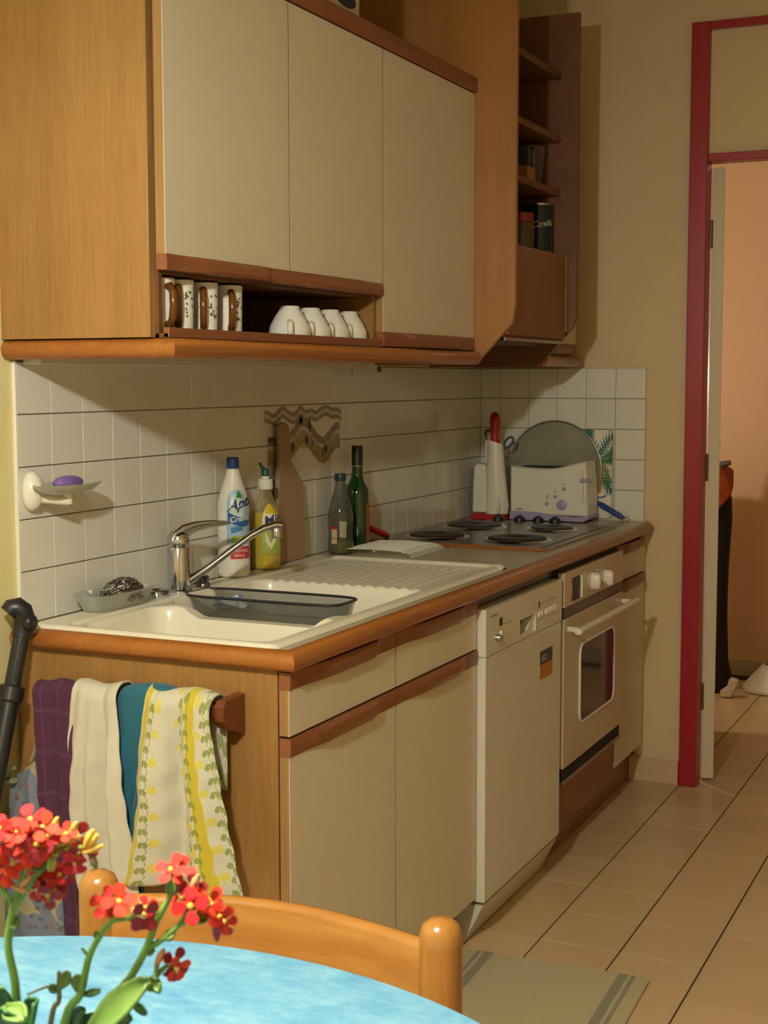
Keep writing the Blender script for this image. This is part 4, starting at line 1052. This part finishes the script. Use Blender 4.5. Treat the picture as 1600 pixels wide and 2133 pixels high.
towel('plain off-white towel hanging beside the dark purple towel', [(0,.188),(.2,.178),(.5,.170),(.75,.176),(1,.196)], [(0,.292),(.3,.312),(1,.350)], .412, [(.8,.5),(1.7,.7),(3.1,.35),(5.2,.12)], cloth_mat('off_white_linen', hx('#c9c5b4'), 420), off=.010, seed=12, back=.14, amp=.021, slope=.004)
def floral():
    t = NT('yellow_floral_terry'); v = t.coord('UV'); s_ = t.n('ShaderNodeSeparateXYZ'); t.t.links.new(v, s_.inputs[0]); U, V = s_.outputs[0], s_.outputs[1]
    Mx = t.math
    def band(a, b, w=.012):       # 1 inside a<U<b
        x = Mx('SMOOTHSTEP', U, a-w, a+w) if False else None
        lo = Mx('GREATER_THAN', U, a); hi = Mx('LESS_THAN', U, b); return Mx('MULTIPLY', lo, hi)
    wob = Mx('MULTIPLY', Mx('SINE', Mx('MULTIPLY', V, 60)), .006)
    Uw = Mx('ADD', U, wob)
    def inb(a, b): return Mx('MULTIPLY', Mx('GREATER_THAN', Uw, a), Mx('LESS_THAN', Uw, b))
    yel = Mx('MAXIMUM', inb(.015, .105), inb(.655, .79))
    col = t.mix(yel, hx('#c8c5b2'), hx('#c2b22a'))
    def disc(uc, vn, ru, rv, phase=0.0):
        dv = Mx('DIVIDE', Mx('SUBTRACT', Mx('FRACT', Mx('ADD', Mx('MULTIPLY', V, vn), phase)), .5), vn)
        a = Mx('POWER', Mx('DIVIDE', Mx('ABSOLUTE', Mx('SUBTRACT', U, uc)), ru), 2.0); b = Mx('POWER', Mx('DIVIDE', Mx('ABSOLUTE', dv), rv), 2.0)
        return Mx('LESS_THAN', Mx('ADD', a, b), 1.0)
    pale = disc(.24, 9, .042, .019, .2)
    for uc, ph in ((.49, .6), (.60, .1), (.83, .4)): pale = Mx('MAXIMUM', pale, disc(uc, 9, .036, .017, ph))
    col = t.mix(Mx('MULTIPLY', pale, .85), col, hx('#cfc23c'))
    g = None
    for uc in (.155, .555, .655, .905, .975):
        for du in (-.021, .021):
            for ph, r1, r2 in ((.25, .019, .0105), (.42, .014, .008)):
                d = disc(uc+du*(1 if ph < .3 else .6), 18, r1, r2, ph+(uc*3))
                g = d if g is None else Mx('MAXIMUM', g, d)
        dv = Mx('LESS_THAN', Mx('ABSOLUTE', Mx('SUBTRACT', U, Mx('ADD', uc+.022, Mx('MULTIPLY', Mx('SINE', Mx('MULTIPLY', V, 113)), .012)))), .0035)
        g = Mx('MAXIMUM', g, dv)
    hem = Mx('MULTIPLY', Mx('MULTIPLY', Mx('GREATER_THAN', V, .955), Mx('LESS_THAN', V, .983)), Mx('GREATER_THAN', U, .86))
    g = Mx('MAXIMUM', g, hem)
    col = t.mix(Mx('MULTIPLY', g, .85), col, hx('#7d8a2a'))
    st = inb(.602, .612); col = t.mix(Mx('MULTIPLY', st, .6), col, hx('#cfa33a'))
    n = t.noise(t.coord('Object'), 600, 2)
    return t.set(color=col, rough=.95, bump=n, bumpd=.0015, bumps=.7, Sheen_Weight=.2)
towel('yellow and green floral terry towel at the right end of the towel rack', [(0,.352),(.12,.345),(.35,.338),(.6,.336),(.85,.322),(1,.306)], [(0,.485),(.1,.488),(.3,.505),(.6,.532),(1,.572)], .462, [(1.0,.35),(2.1,.75),(4.2,.25)], floral(), off=.014, seed=21, back=.15, amp=.020, zb2=.442, slope=-.006, th=.0035)
# gathered patterned bag hanging behind the purple towel
bag = thing('fabric_bag', 'grey patterned cloth bag with an open gathered mouth hanging beside the purple towel', 'bag', (.08, .09, .2))
bt = NT('patchwork_print'); v = bt.coord('Object', (1, .6, 1)); n1 = bt.noise(v, 16, 2, .5, .8); n2 = bt.noise(v, 90, 3)
c = bt.ramp(n1, [(.36, hx('#8a8a6c')), (.44, hx('#a39a70')), (.50, hx('#69758a')), (.60, hx('#6f7a90')), (.66, hx('#8c5a3c'))])
vo = bt.n('ShaderNodeTexVoronoi'); vo.inputs['Scale'].default_value = 55; bt.t.links.new(v, vo.inputs['Vector'])
c = bt.mix(bt.math('MULTIPLY', bt.math('LESS_THAN', vo.outputs['Distance'], .28), .45), c, hx('#3c4030'))
bt.set(color=c, rough=.9, bump=n2, bumpd=.001)
m = MB(); n = 48; R = []
for z, cx, cy, rx, ry, wr in ((.09,.104,.060,.088,.045,.06),(.16,.102,.060,.090,.048,.08),(.27,.096,.060,.086,.046,.10),(.38,.088,.062,.078,.044,.12),(.48,.084,.064,.066,.042,.14),(.56,.083,.066,.054,.038,.16),(.61,.080,.066,.050,.034,.14),(.640,.088,.066,.042,.028,.1),(.625,.088,.066,.036,.022,.1),(.55,.086,.066,.036,.026,.08)):
    R.append([])
    for k in range(n):
        a = 2*pi*k/n; w = 1+wr*sin(5*a+z*14)+wr*.6*sin(9*a-z*9)
        x = cx+rx*w*cos(a); y = cy+ry*w*sin(a)
        zt = z+(.030*cos(a) if z > .6 else 0)
        R[-1].append((max(.004, x), min(.1135, y), zt))
vs = [p for r in R for p in r]; fs = []
for a in range(len(R)-1):
    for i in range(n): fs.append((a*n+i, a*n+(i+1) % n, (a+1)*n+(i+1) % n, (a+1)*n+i))
fs.append(list(range(n))[::-1]); fs.append([(len(R)-1)*n+i for i in range(n)]); m.add(vs, fs)
m.build('bag_body', bt.mat, bag, smooth=60)
MB().tube([(.075, .060, .640), (.090, .060, .672), (.104, .060, .712), (.108, .060, .757)], [.010, .010, .007, .004], flat=.35).build('hanging_loop', cloth_mat('bag_loop', hx('#a9a482')), bag, smooth=60)
MB().tube([(.045, .040, .628), (.012+.02, .036, .612), (.026, .04, .60), (.05, .036, .604)], .010, flat=.5).build('rolled_edge', cloth_mat('bag_edge', hx('#7d8a62')), bag, smooth=60)
# vacuum tube
va = thing('vacuum_tube', 'black vacuum cleaner tube with curved handle leaning against the worktop corner', 'vacuum tube', (.05, -.22, 0))
def vp(z): return Vector((.050, .062+(z-.862)*.335, z))
MB().tube([vp(.02), vp(.765)], .0185, seg=18).build('lower_tube', M['black'], va, smooth=60)
MB().lathe([(.020, -.016), (.0245, -.012), (.0245, .012), (.020, .016)], (0,0,0), seg=20).xf(Matrix.Translation(vp(.772)) @ Vector((0,.335,1)).to_track_quat('Z','Y').to_matrix().to_4x4()).build('clamp_collar', M['black'], va, smooth=40)
MB().tube([vp(.75), vp(.885)], .0155, seg=18).build('upper_tube', plain('glossy_black_tube', (.02,.024,.022), .18), va, smooth=60)
q = vp(.872)
MB().tube([q, vp(.892), q+Vector((.003,.008,.038)), q+Vector((.001,.005,.050)), q+Vector((-.006,-.001,.058)), q+Vector((-.013,-.008,.056)), q+Vector((-.018,-.014,.048))], [.018, .019, .020, .0205, .0205, .020, .0175], seg=18).build('handle', M['black'], va, smooth=60)
MB().lathe([(.014, 0), (.016, .003), (.016, .012), (.012, .016), (0, .016)], (q.x+.012, q.y+.004, q.z+.030), axis='x', seg=20, cap=False).build('knob', M['black'], va, smooth=50)
MB().box(.02, .10, -.30, -.16, .002, .035).build('floor_nozzle', M['black'], va, bevel=.01)

# ------------------------------------------------------------------ floor mat
def mat_floor():
    t = NT('woven_mat'); v = t.coord('Object'); s_ = t.n('ShaderNodeSeparateXYZ'); t.t.links.new(v, s_.inputs[0]); X = s_.outputs[0]
    w = t.n('ShaderNodeTexWave'); w.inputs['Scale'].default_value = 90; w.inputs['Distortion'].default_value = 1.5; w.bands_direction = 'Y'; t.t.links.new(v, w.inputs['Vector'])
    n = t.noise(v, 160, 3)
    def bnd(a, b): return t.math('MULTIPLY', t.math('GREATER_THAN', X, a), t.math('LESS_THAN', X, b))
    st = t.math('MAXIMUM', t.math('MAXIMUM', bnd(.150, .172), bnd(.180, .190)), t.math('MAXIMUM', bnd(-.190, -.180), bnd(-.172, -.150)))
    c = t.mix(n, hx('#b3a985'), hx('#c8be9c')); c = t.mix(t.math('MULTIPLY', st, .75), c, hx('#7d7d70'))
    return t.set(color=c, rough=.95, bump=w.outputs['Fac'], bumpd=.002, bumps=.5)
mt_ = thing('floor_mat', 'beige woven cotton mat with grey end stripes on the tiled floor', 'mat', (.815, .70, 0), radians(2.0))
MB().prism([(p, q) for p, q in rrect(-.222, .222, -.36, .315, .022)], 'z', .0005, .007).build('woven_field', mat_floor(), mt_, bevel=.0025, local=True)

# ------------------------------------------------------------------ table
TC, TR, TZ = (1.06, -1.333), .580, .740
tb = thing('table', 'round table with a mottled light blue top in the foreground', 'table', (TC[0], TC[1], 0))
t = NT('mottled_blue_top'); v = t.coord('Object', (1, 2.0, 1)); n1 = t.noise(v, 15, 6, .7, .5); n2 = t.noise(v, 45, 4, .6)
f = t.math('ADD', t.math('MULTIPLY', n1, .7), t.math('MULTIPLY', n2, .3))
t.set(color=t.ramp(f, [(.34, hx('#4988b2')), (.50, hx('#69a2c2')), (.68, hx('#8bbacd'))]), rough=.38)
MB().lathe([(0, -.022), (TR-.004, -.022), (TR, -.018), (TR, -.003), (TR-.003, 0), (0, 0)], (TC[0], TC[1], TZ), seg=128, cap=False).build('table_top', t.mat, tb, smooth=30)
MB().lathe([(.045, .05), (.04, .10), (.035, .40), (.045, .66), (.13, .70), (.16, .718)], (TC[0], TC[1], 0), seg=32).build('pedestal', M['chairz'], tb, smooth=50)
for k in range(4):
    a = pi/4+k*pi/2
    MB().tube([(TC[0]+.03*cos(a), TC[1]+.03*sin(a), .11), (TC[0]+.2*cos(a), TC[1]+.2*sin(a), .07), (TC[0]+.38*cos(a), TC[1]+.38*sin(a), .018)], [.03, .024, .017]).build('foot', M['chairz'], tb, smooth=50)

# ------------------------------------------------------------------ chair
ch = thing('dining_chair', 'varnished pine chair with round posts pushed under the blue table', 'chair', (1.010, -.70, 0), radians(4.2))
hw = .2125
for s_ in (-1, 1):
    MB().lathe([(.018, 0), (.0215, .03), (.0235, .42), (.0238, .755), (.0228, .767), (.0190, .776), (.0110, .7815), (0, .783)], (s_*hw, 0, 0), seg=32, cap=False).build('back_post', M['chairz'], ch, smooth=50, local=True)
    MB().lathe([(.016, 0), (.021, .03), (.022, .415)], (s_*(hw-.01), -.40, 0), seg=24).build('front_leg', M['chairz'], ch, smooth=50, local=True)
    MB().tube([(s_*hw, -.01, .20), (s_*(hw-.01), -.39, .20)], .011).build('stretcher', M['chair'], ch, smooth=50, local=True)
def railmb(z0, z1, crown):
    m = MB(); n = 24; P = []
    for i in range(n+1):
        f = i/n; x = -hw+.016+(2*hw-.032)*f; b = .034*sin(pi*f); zt = z1+crown*sin(pi*f); th = .011
        P.append([(x, b-th, z0), (x, b-th, zt-.008), (x, b-th*.6, zt-.002), (x, b, zt), (x, b+th*.6, zt-.002), (x, b+th, zt-.008), (x, b+th, z0)])
    k = 7; vs = [p for l in P for p in l]; fs = []
    for i in range(n):
        for j in range(k): fs.append((i*k+j, i*k+(j+1) % k, (i+1)*k+(j+1) % k, (i+1)*k+j))
    fs += [list(range(k))[::-1], [n*k+j for j in range(k)]]; m.add(vs, fs); return m
railmb(.655, .756, .006).build('top_rail', M['chair'], ch, smooth=40, local=True)
railmb(.53, .575, .0).build('middle_rail', M['chair'], ch, smooth=40, local=True)
MB().prism([(p, q) for p, q in rrect(-.225, .225, -.42, -.012, .03)], 'z', .415, .44).build('seat', M['chair'], ch, bevel=.006, local=True)
MB().tube([(-hw+.01, -.40, .22), (hw-.01, -.40, .22)], .011).build('stretcher', M['chair'], ch, smooth=50, local=True)
MB().tube([(-hw, 0, .26), (hw, 0, .26)], .011).build('stretcher', M['chair'], ch, smooth=50, local=True)

# ------------------------------------------------------------------ potted kalanchoe
leafm = NT('kalanchoe_leaf'); n = leafm.noise(leafm.coord('Object'), 25, 3); leafm.set(color=leafm.ramp(n, [(.3, hx('#46692a')), (.7, hx('#6f8c3e'))]), rough=.45)
dleaf = NT('dark_leaf'); n = dleaf.noise(dleaf.coord('Object'), 25, 3); dleaf.set(color=dleaf.ramp(n, [(.3, hx('#1f4a24')), (.7, hx('#41752f'))]), rough=.45)
stemm = plain('kalanchoe_stem', hx('#6f9a3c'), .5, var=.2, vs=60); stemd = plain('old_stem', hx('#7a7148'), .6, var=.2)
pet = NT('coral_petal'); n = pet.noise(pet.coord('Object'), 160, 2); oi = pet.n('ShaderNodeObjectInfo'); pet.set(color=pet.mix(oi.outputs['Random'], hx('#e0492f'), hx('#b8242c')), rough=.7, Specular_IOR_Level=.15)
pet2 = plain('deep_red_petal', hx('#93182a'), .55, var=.15)
ctr = plain('flower_centre', hx('#e3c14a'), .6); budm = plain('bud_peach', hx('#e0a070'), .55, var=.2)
PD = .95
CYW, SYW = cos(YAW), sin(YAW)
FW = Vector((-SYW*cos(PIT), CYW*cos(PIT), sin(PIT))); RT = Vector((CYW, SYW, 0)); UP = RT.cross(FW)
PC = Vector((1.232, -1.306, .86))     # plant frame: a = metres along the view's right, h = height, e = depth
def pp(a, h, e=0.0):
    return Vector((1.2217+RT.x*a-SYW*e, -1.3130+RT.y*a+CYW*e, h))
pl = thing('potted_plant', 'flowering plant with coral red blossoms and fleshy leaves on the blue table', 'plant', (1.195, -1.325, TZ))
MB().lathe([(0, .001), (.045, .001), (.050, .005), (.064, .105), (.068, .106), (.069, .120), (.064, .120), (.060, .100), (0, .100)], (1.195, -1.325, TZ), seg=40, cap=False).build('pot', plain('terracotta_pot', hx('#a5603c'), .7, var=.1), pl, smooth=40)
MB().lathe([(0, .103), (.061, .101)], (1.195, -1.325, TZ), seg=30, cap=False).build('soil', plain('potting_soil', hx('#2e2118'), .95, var=.3, vs=80), pl, kind='stuff')
ROOT = Vector((1.195, -1.325, TZ+.09))
def stem(pts, r0, r1, mat=None, node=True):
    n = len(pts); P = []
    for i in range(n-1):
        p0 = pts[max(0,i-1)]; p1 = pts[i]; p2 = pts[i+1]; p3 = pts[min(n-1,i+2)]
        for k in range(4):
            t = k/4; P.append(.5*((2*p1)+(p2-p0)*t+(2*p0-5*p1+4*p2-p3)*t*t+(3*p1-3*p2+p3-p0)*t*t*t))
    P.append(pts[-1]); N = len(P)
    return MB().tube(P, [r0+(r1-r0)*i/(N-1) for i in range(N)], seg=8).build('stem', mat or stemm, pl, smooth=60)
def leaf(base, tip, w, nrm, mat=None, bend=.15, th=.0022):
    base, tip = Vector(base), Vector(tip); ax = tip-base; ln = ax.length; ax.normalize()
    nrm = Vector(nrm); nrm = (nrm-ax*nrm.dot(ax)).normalized(); sd = ax.cross(nrm)
    def fn(u, v):
        s_ = u*2-1; ww = w*(sin(pi*min(1, v*.93+.04))**.65)*(.55+.45*sst(0, .5, v))
        scal = 1+.03*sin(v*40)
        return tuple(base+ax*ln*v+sd*s_*ww*.5*scal+nrm*(-bend*ln*(v*v)+.18*w*s_*s_))
    return MB().grid(fn, 10, 18, uv=False).build('leaf', mat or leafm.mat, pl, smooth=80, solid=th)
def flower_mesh(deep, seed):
    m = MB(); rnd = random.Random(seed); r = .0078
    for k in range(4):
        a = k*pi/2+rnd.uniform(-.12, .12); ca, sa = cos(a), sin(a); up_ = rnd.uniform(-.001, .003)
        out = [(.0012, 0), (.0035, .0024), (.0062, .0033), (.0080, .0022), (.0088, 0), (.0080, -.0022), (.0062, -.0033), (.0035, -.0024)]
        vs = [(p*ca-q*sa, p*sa+q*ca, .0008+up_*(p/.0088)**2+.0006*abs(q)/.003) for p, q in out]
        m.add(vs, [list(range(8))], 0)
    m.tube([(0,0,-.010), (0,0,-.004), (0,0,.0006)], [.0012, .0022, .0014], seg=7, mi=2)
    m.lathe([(.0016, .0004), (.0012, .0016), (0, .0020)], (0,0,0), seg=8, mi=1, cap=False)
    me = bpy.data.meshes.new('flower'); me.from_pydata([tuple(p) for p in m.v], [], m.f)
    for x in ((pet2 if deep else pet.mat), ctr, budm if deep else stemm): me.materials.append(x)
    me.polygons.foreach_set('material_index', m.m); me.update(); return me
FM = [flower_mesh(False, 1), flower_mesh(False, 2), flower_mesh(True, 3)]
rf = random.Random(77)
def flower(p, d, kind=0, s_=1.0):
    o = bpy.data.objects.new('flower', FM[kind]); COL.objects.link(o); o.parent = pl
    q = Vector(d).normalized().to_track_quat('Z', 'Y')
    o.matrix_local = Matrix.Translation(p-Vector(pl.location)) @ q.to_matrix().to_4x4() @ Matrix.Rotation(rf.uniform(0, 1.5), 4, 'Z') @ Matrix.Scale(s_*1.12, 4)
def bud(p, d, mat=None, s_=1.0):
    d = Vector(d).normalized(); MB().tube([p-d*.007*s_, p-d*.002*s_, p+d*.002*s_, p+d*.006*s_], [.0010*s_, .0022*s_, .0024*s_, .0008*s_], seg=8).build('bud', mat or budm, pl, smooth=60)
def px(u, v, e=0.0):   # plant layout: sheet coordinates (hundredths of the sheet) -> position
    return pp(((u-147)*.3203)*.001, 1.0515-(v-1760)*.3210*.001-.0, e)
# stems (layout numbers run along and down the sheet the plant stands in)
S1 = stem([ROOT, px(25, 2120), px(20, 2040), px(8, 1960), px(22, 1880), px(50, 1800), px(60, 1760)], .0034, .0018)
stem([px(8, 1960, .003), px(18, 1900), px(60, 1830), px(95, 1790), px(110, 1775)], .0024, .0015)
stem([px(25, 1880), px(0, 1850), px(-20, 1800)], .0022, .0015)
stem([px(60, 1830), px(90, 1850), px(95, 1870)], .0015, .0012)
S2 = stem([ROOT, px(120, 2133, .0), px(155, 2070), px(175, 1990), px(205, 1935), px(232, 1905)], .0034, .0018)
stem([px(175, 1990), px(160, 1970)], .0016, .0008)
stem([px(225, 1912), px(255, 1908), px(275, 1900)], .0016, .0013)
S3 = stem([ROOT, px(215, 2110, .01), px(262, 2030), px(292, 1975), px(318, 1910), px(345, 1860), px(350, 1830)], .0034, .0017)
stem([px(292, 1975), px(330, 1950), px(368, 1915), px(378, 1890)], .0024, .0015)
stem([px(368, 1918), px(400, 1905), px(435, 1905)], .0022, .0014)
stem([px(300, 2050, -.008), px(318, 2025), px(336, 2008)], .0022, .0014)
stem([px(308, 2040, -.008), px(316, 2010), px(322, 1995)], .0017, .0012)
stem([ROOT, px(92, 2133), px(110, 2085), px(111, 2050), px(112, 2020)], .0022, .0013, stemd)
stem([px(110, 2065), px(92, 2052), px(45, 2070)], .0010, .0008, stemd)
# leaves
leaf(px(172, 2152, -.01), px(302, 2020, -.015), .026, (-.35, -.8, .6), bend=.06)
leaf(px(30, 2150, -.02), px(12, 2062, -.03), .030, (.3, -.8, .5), dleaf.mat, .1)
leaf(px(45, 2165), px(66, 2068, -.01), .024, (-.5, -.8, .2), dleaf.mat, .08)
leaf(px(-10, 2150, .0), px(-5, 2040, -.01), .018, (.6, -.7, .2), dleaf.mat, .05)
leaf(px(128, 2165, .01), px(160, 2102), .015, (-.5, -.8, .1), dleaf.mat, .05)
leaf(px(150, 2170, .01), px(185, 2115), .016, (.5, -.6, .4), dleaf.mat, .1)
leaf(px(235, 2160, .01), px(250, 2120), .020, (0, -.6, .8), dleaf.mat, .2)
leaf(px(18, 2070, -.02), px(64, 2070, -.035), .016, (0, -.4, .9), None, .15)
leaf(px(152, 2062), px(153, 2028), .010, (.3, -.9, .1), None, .05)
leaf(px(114, 2055), px(132, 2022), .008, (.3, -.9, .1), None, .05)
leaf(px(108, 2062), px(92, 2052), .006, (.3, -.9, .1), dleaf.mat, .05)
leaf(px(160, 2070), px(196, 2062), .005, (.1, -.6, .7), dleaf.mat, .05)
leaf(px(255, 2098, .01), px(290, 2112), .005, (.1, -.6, .7), dleaf.mat, .05)
leaf(px(292, 1978), px(310, 1972), .008, (.1, -.6, .7), None, .1)
leaf(px(332, 1950), px(352, 1938), .008, (.1, -.6, .7), None, .1)
leaf(px(196, 1952), px(192, 1936), .006, (.1, -.9, .2), None, .1)
leaf(px(12, 1925), px(30, 1908), .010, (.1, -.9, .2), None, .1)
leaf(px(62, 1802), px(88, 1785), .010, (.1, -.9, .4), None, .1)
leaf(px(108, 1772), px(140, 1750), .012, (-.2, -.7, .7), plain('lime_leaf', hx('#9cb840'), .5), .1)
leaf(px(100, 1812), px(104, 1775), .006, (.8, -.6, .2), plain('lime_leaf_b', hx('#b4bd58'), .5), .1)
leaf(px(345, 1860), px(352, 1828), .008, (.1, -.9, .2), None, .05)
leaf(px(392, 1905), px(420, 1908), .009, (.1, -.6, .7), None, .1)
leaf(px(308, 2042, -.01), px(325, 2028, -.01), .012, (.1, -.9, .2), None, .1)
V = -FW
def cl(lst):
    for u, v, k, s_, dx, dz in lst:
        flower(px(u, v, rf.uniform(-.008, .008)), V*1.0+RT*dx+Vector((0,0,1))*dz, k, s_)
cl([(58,1705,0,1.25,-.2,.9),(88,1712,0,1.1,.3,.8),(40,1718,0,1.1,-.3,.8),(74,1722,1,1.2,0,.6),(30,1738,0,1.2,-.5,.3),(52,1742,1,1.3,-.1,.2),(78,1742,2,1.2,.2,.2),(66,1758,0,1.2,0,-.1),
    (82,1765,0,1.1,.3,-.1),(48,1755,0,1.0,-.2,-.1),(5,1728,0,1.2,0,.4),(-8,1745,0,1.1,0,.2),(2,1712,1,1.0,0,.7),(100,1728,0,.9,.5,.6),
    (126,1728,0,.9,0,.9),(138,1722,1,.8,.3,1.2),(152,1742,2,1.1,.3,.1),(162,1765,0,1.1,.4,-.2),(155,1782,1,1.0,.2,-.5),(148,1768,2,.9,0,-.2),
    (8,1805,0,1.15,0,.2),(24,1790,0,.95,.2,.5),(12,1818,1,.9,0,-.3),(75,1812,0,1.0,-.2,.4),(88,1805,0,.9,.3,.6),(98,1838,2,1.15,.3,-.2),(92,1856,2,1.1,.1,-.6),(72,1845,0,.8,-.8,.1),(103,1850,1,1.0,.6,-.4),
    (130,1818,2,.9,.8,.8),(118,1814,1,.8,.2,1.0),
    (212,1872,0,1.15,-.4,.7),(242,1865,0,1.2,.4,.9),(228,1882,0,1.1,0,.3),(292,1892,2,1.2,.8,-.1),(286,1905,2,1.0,.3,-.6),(295,1880,1,.8,.6,.6),
    (345,1812,0,1.2,-.3,1.3),(362,1816,0,1.1,.5,1.2),(392,1845,2,1.0,.2,.4),(388,1855,0,.9,-.2,.2),(368,1872,0,1.2,-.5,.5),(390,1872,1,1.3,0,.3),(410,1880,0,1.2,.2,.1),(425,1868,0,1.1,.4,.6),(400,1890,2,.9,0,-.4),(432,1872,1,.9,.7,.3),
    (448,1895,1,1.0,.6,.2),(458,1905,0,.9,.9,.1),(455,1915,2,.9,.4,-.6),(438,1898,0,.8,-.1,.4),
    (348,2005,2,1.1,.9,.2),(355,2014,1,1.0,.9,-.3),(350,2024,2,.9,.6,-.8)])
for u, v, dz in ((108,1712,1),(118,1735,.3),(186,1745,.6),(190,1760,.2),(180,1738,1),(45,1830,.4),(38,1845,-.2),(322,1990,1),(396,1832,1),(440,1925,-1),(146,1722,1),(135,1745,.2)):
    bud(px(u, v), RT*.5+Vector((0,0,dz)), ctr if v < 1800 else budm, 1.1)
bud(px(440, 1932), (0,0,-1), pet2, 1.3); bud(px(188, 1785), (.5,0,-1), stemd, 1.0)

# ------------------------------------------------------------------ hall things
cs = thing('coat_bundle', 'tall dark bundle with orange cloth over its top standing in the hall', 'coat stand', (.42, 4.12, 0))
m = MB(); R = []; n = 28
for z, cx, cy, rx, ry in ((.002,.40,4.12,.125,.10),(.06,.40,4.12,.130,.10),(.14,.395,4.12,.118,.09),(.35,.395,4.12,.115,.09),(.55,.395,4.12,.118,.09),(.75,.395,4.12,.122,.09),(.84,.395,4.12,.120,.085),(.91,.39,4.12,.105,.07),(.955,.38,4.12,.07,.05)):
    R.append([(cx+rx*(1+.05*sin(5*2*pi*k/n+z*9))*cos(2*pi*k/n), cy+ry*sin(2*pi*k/n), z) for k in range(n)])
R = [[(x+.055, y, z) for x, y, z in r] for r in R]
vs = [p for r in R for p in r]; fs = []
for a in range(len(R)-1):
    for i in range(n): fs.append((a*n+i, a*n+(i+1) % n, (a+1)*n+(i+1) % n, (a+1)*n+i))
fs.append(list(range(n))[::-1]); fs.append([(len(R)-1)*n+i for i in range(n)]); m.add(vs, fs)
m.build('dark_cloth', plain('dark_brown_cloth', hx('#241c1a'), .85, var=.3, vs=12), cs, smooth=60)
m = MB()
def orf(u, v):
    a = -2.2+2.6*u; z = .99-.24*v*(.5+.5*sin(3*u+1)); r = .09+.042*v
    return (.450+(r+.006*sin(12*u))*cos(a), 4.12+r*.85*sin(a), z)
m.grid(orf, 20, 12); m.build('orange_cloth', plain('orange_cloth', hx('#a8461f'), .8, var=.3, vs=20), cs, smooth=60, solid=.006)
MB().tube([(.455, 4.10, .90), (.520, 4.09, .985), (.572, 4.09, 1.00)], [.02, .018, .010]).build('hooked_end', plain('grey_metal_hook', hx('#4c4436'), .5), cs, smooth=50)
MB().tube([(.47, 4.10, .93), (.508, 4.10, 1.075), (.520, 4.10, 1.09)], [.012, .012, .008]).build('dark_stick', M['black'], cs, smooth=50)
cp = MB().prism([(.575, .003), (.615, .003), (.640, .05), (.645, .080), (.610, .088), (.598, .05), (.568, .028)], 'y', 3.97, 4.01).build('crumpled_paper', M['cream'], bevel=.006)
tag(cp, 'crumpled cream coloured paper at the foot of the dark bundle in the hall', 'paper')
def bagf(u, v):
    a = 2*pi*u; r = .15*(1-.65*v)*(1+.08*sin(5*a)); return (.765+r*cos(a), 4.20+.12*(1-.6*v)*sin(a), .003+.115*v)
pb_ = MB().grid(bagf, 28, 10).build('pale_bag', M['cream'], smooth=60, solid=.002)
tag(pb_, 'pale slumped bag on the hall floor against the wall', 'bag')

# ------------------------------------------------------------------ pendant lamp over the table (outside the picture)
pe = thing('pendant_lamp', 'pendant lamp holder on a cord above the round blue table', 'lamp', (LAMP[0], LAMP[1], LAMP[2]+.05))
MB().tube([(LAMP[0], LAMP[1], LAMP[2]+.12), (LAMP[0], LAMP[1], 2.60)], .004, seg=8).build('cord', M['black'], pe)
sh_ = NT('fabric_shade'); sh_.set(color=hx('#efe6cf'), rough=.9, Alpha=.62)
MB().lathe([(.205, .022), (.075, .135), (.076, .136), (.207, .022)], (LAMP[0], LAMP[1], LAMP[2]), seg=48, cap=False).build('lamp_shade', sh_.mat, pe, smooth=60)
MB().lathe([(.02, 0), (.024, .01), (.024, .05), (.012, .07)], (LAMP[0], LAMP[1], LAMP[2]+.052), seg=20).build('socket', M['black'], pe, smooth=40)
MB().lathe([(.04, 0), (.05, -.02), (.05, -.024), (.038, -.024)], (LAMP[0], LAMP[1], 2.62), seg=24).build('ceiling_rose', M['whiteplastic'], pe, smooth=40)
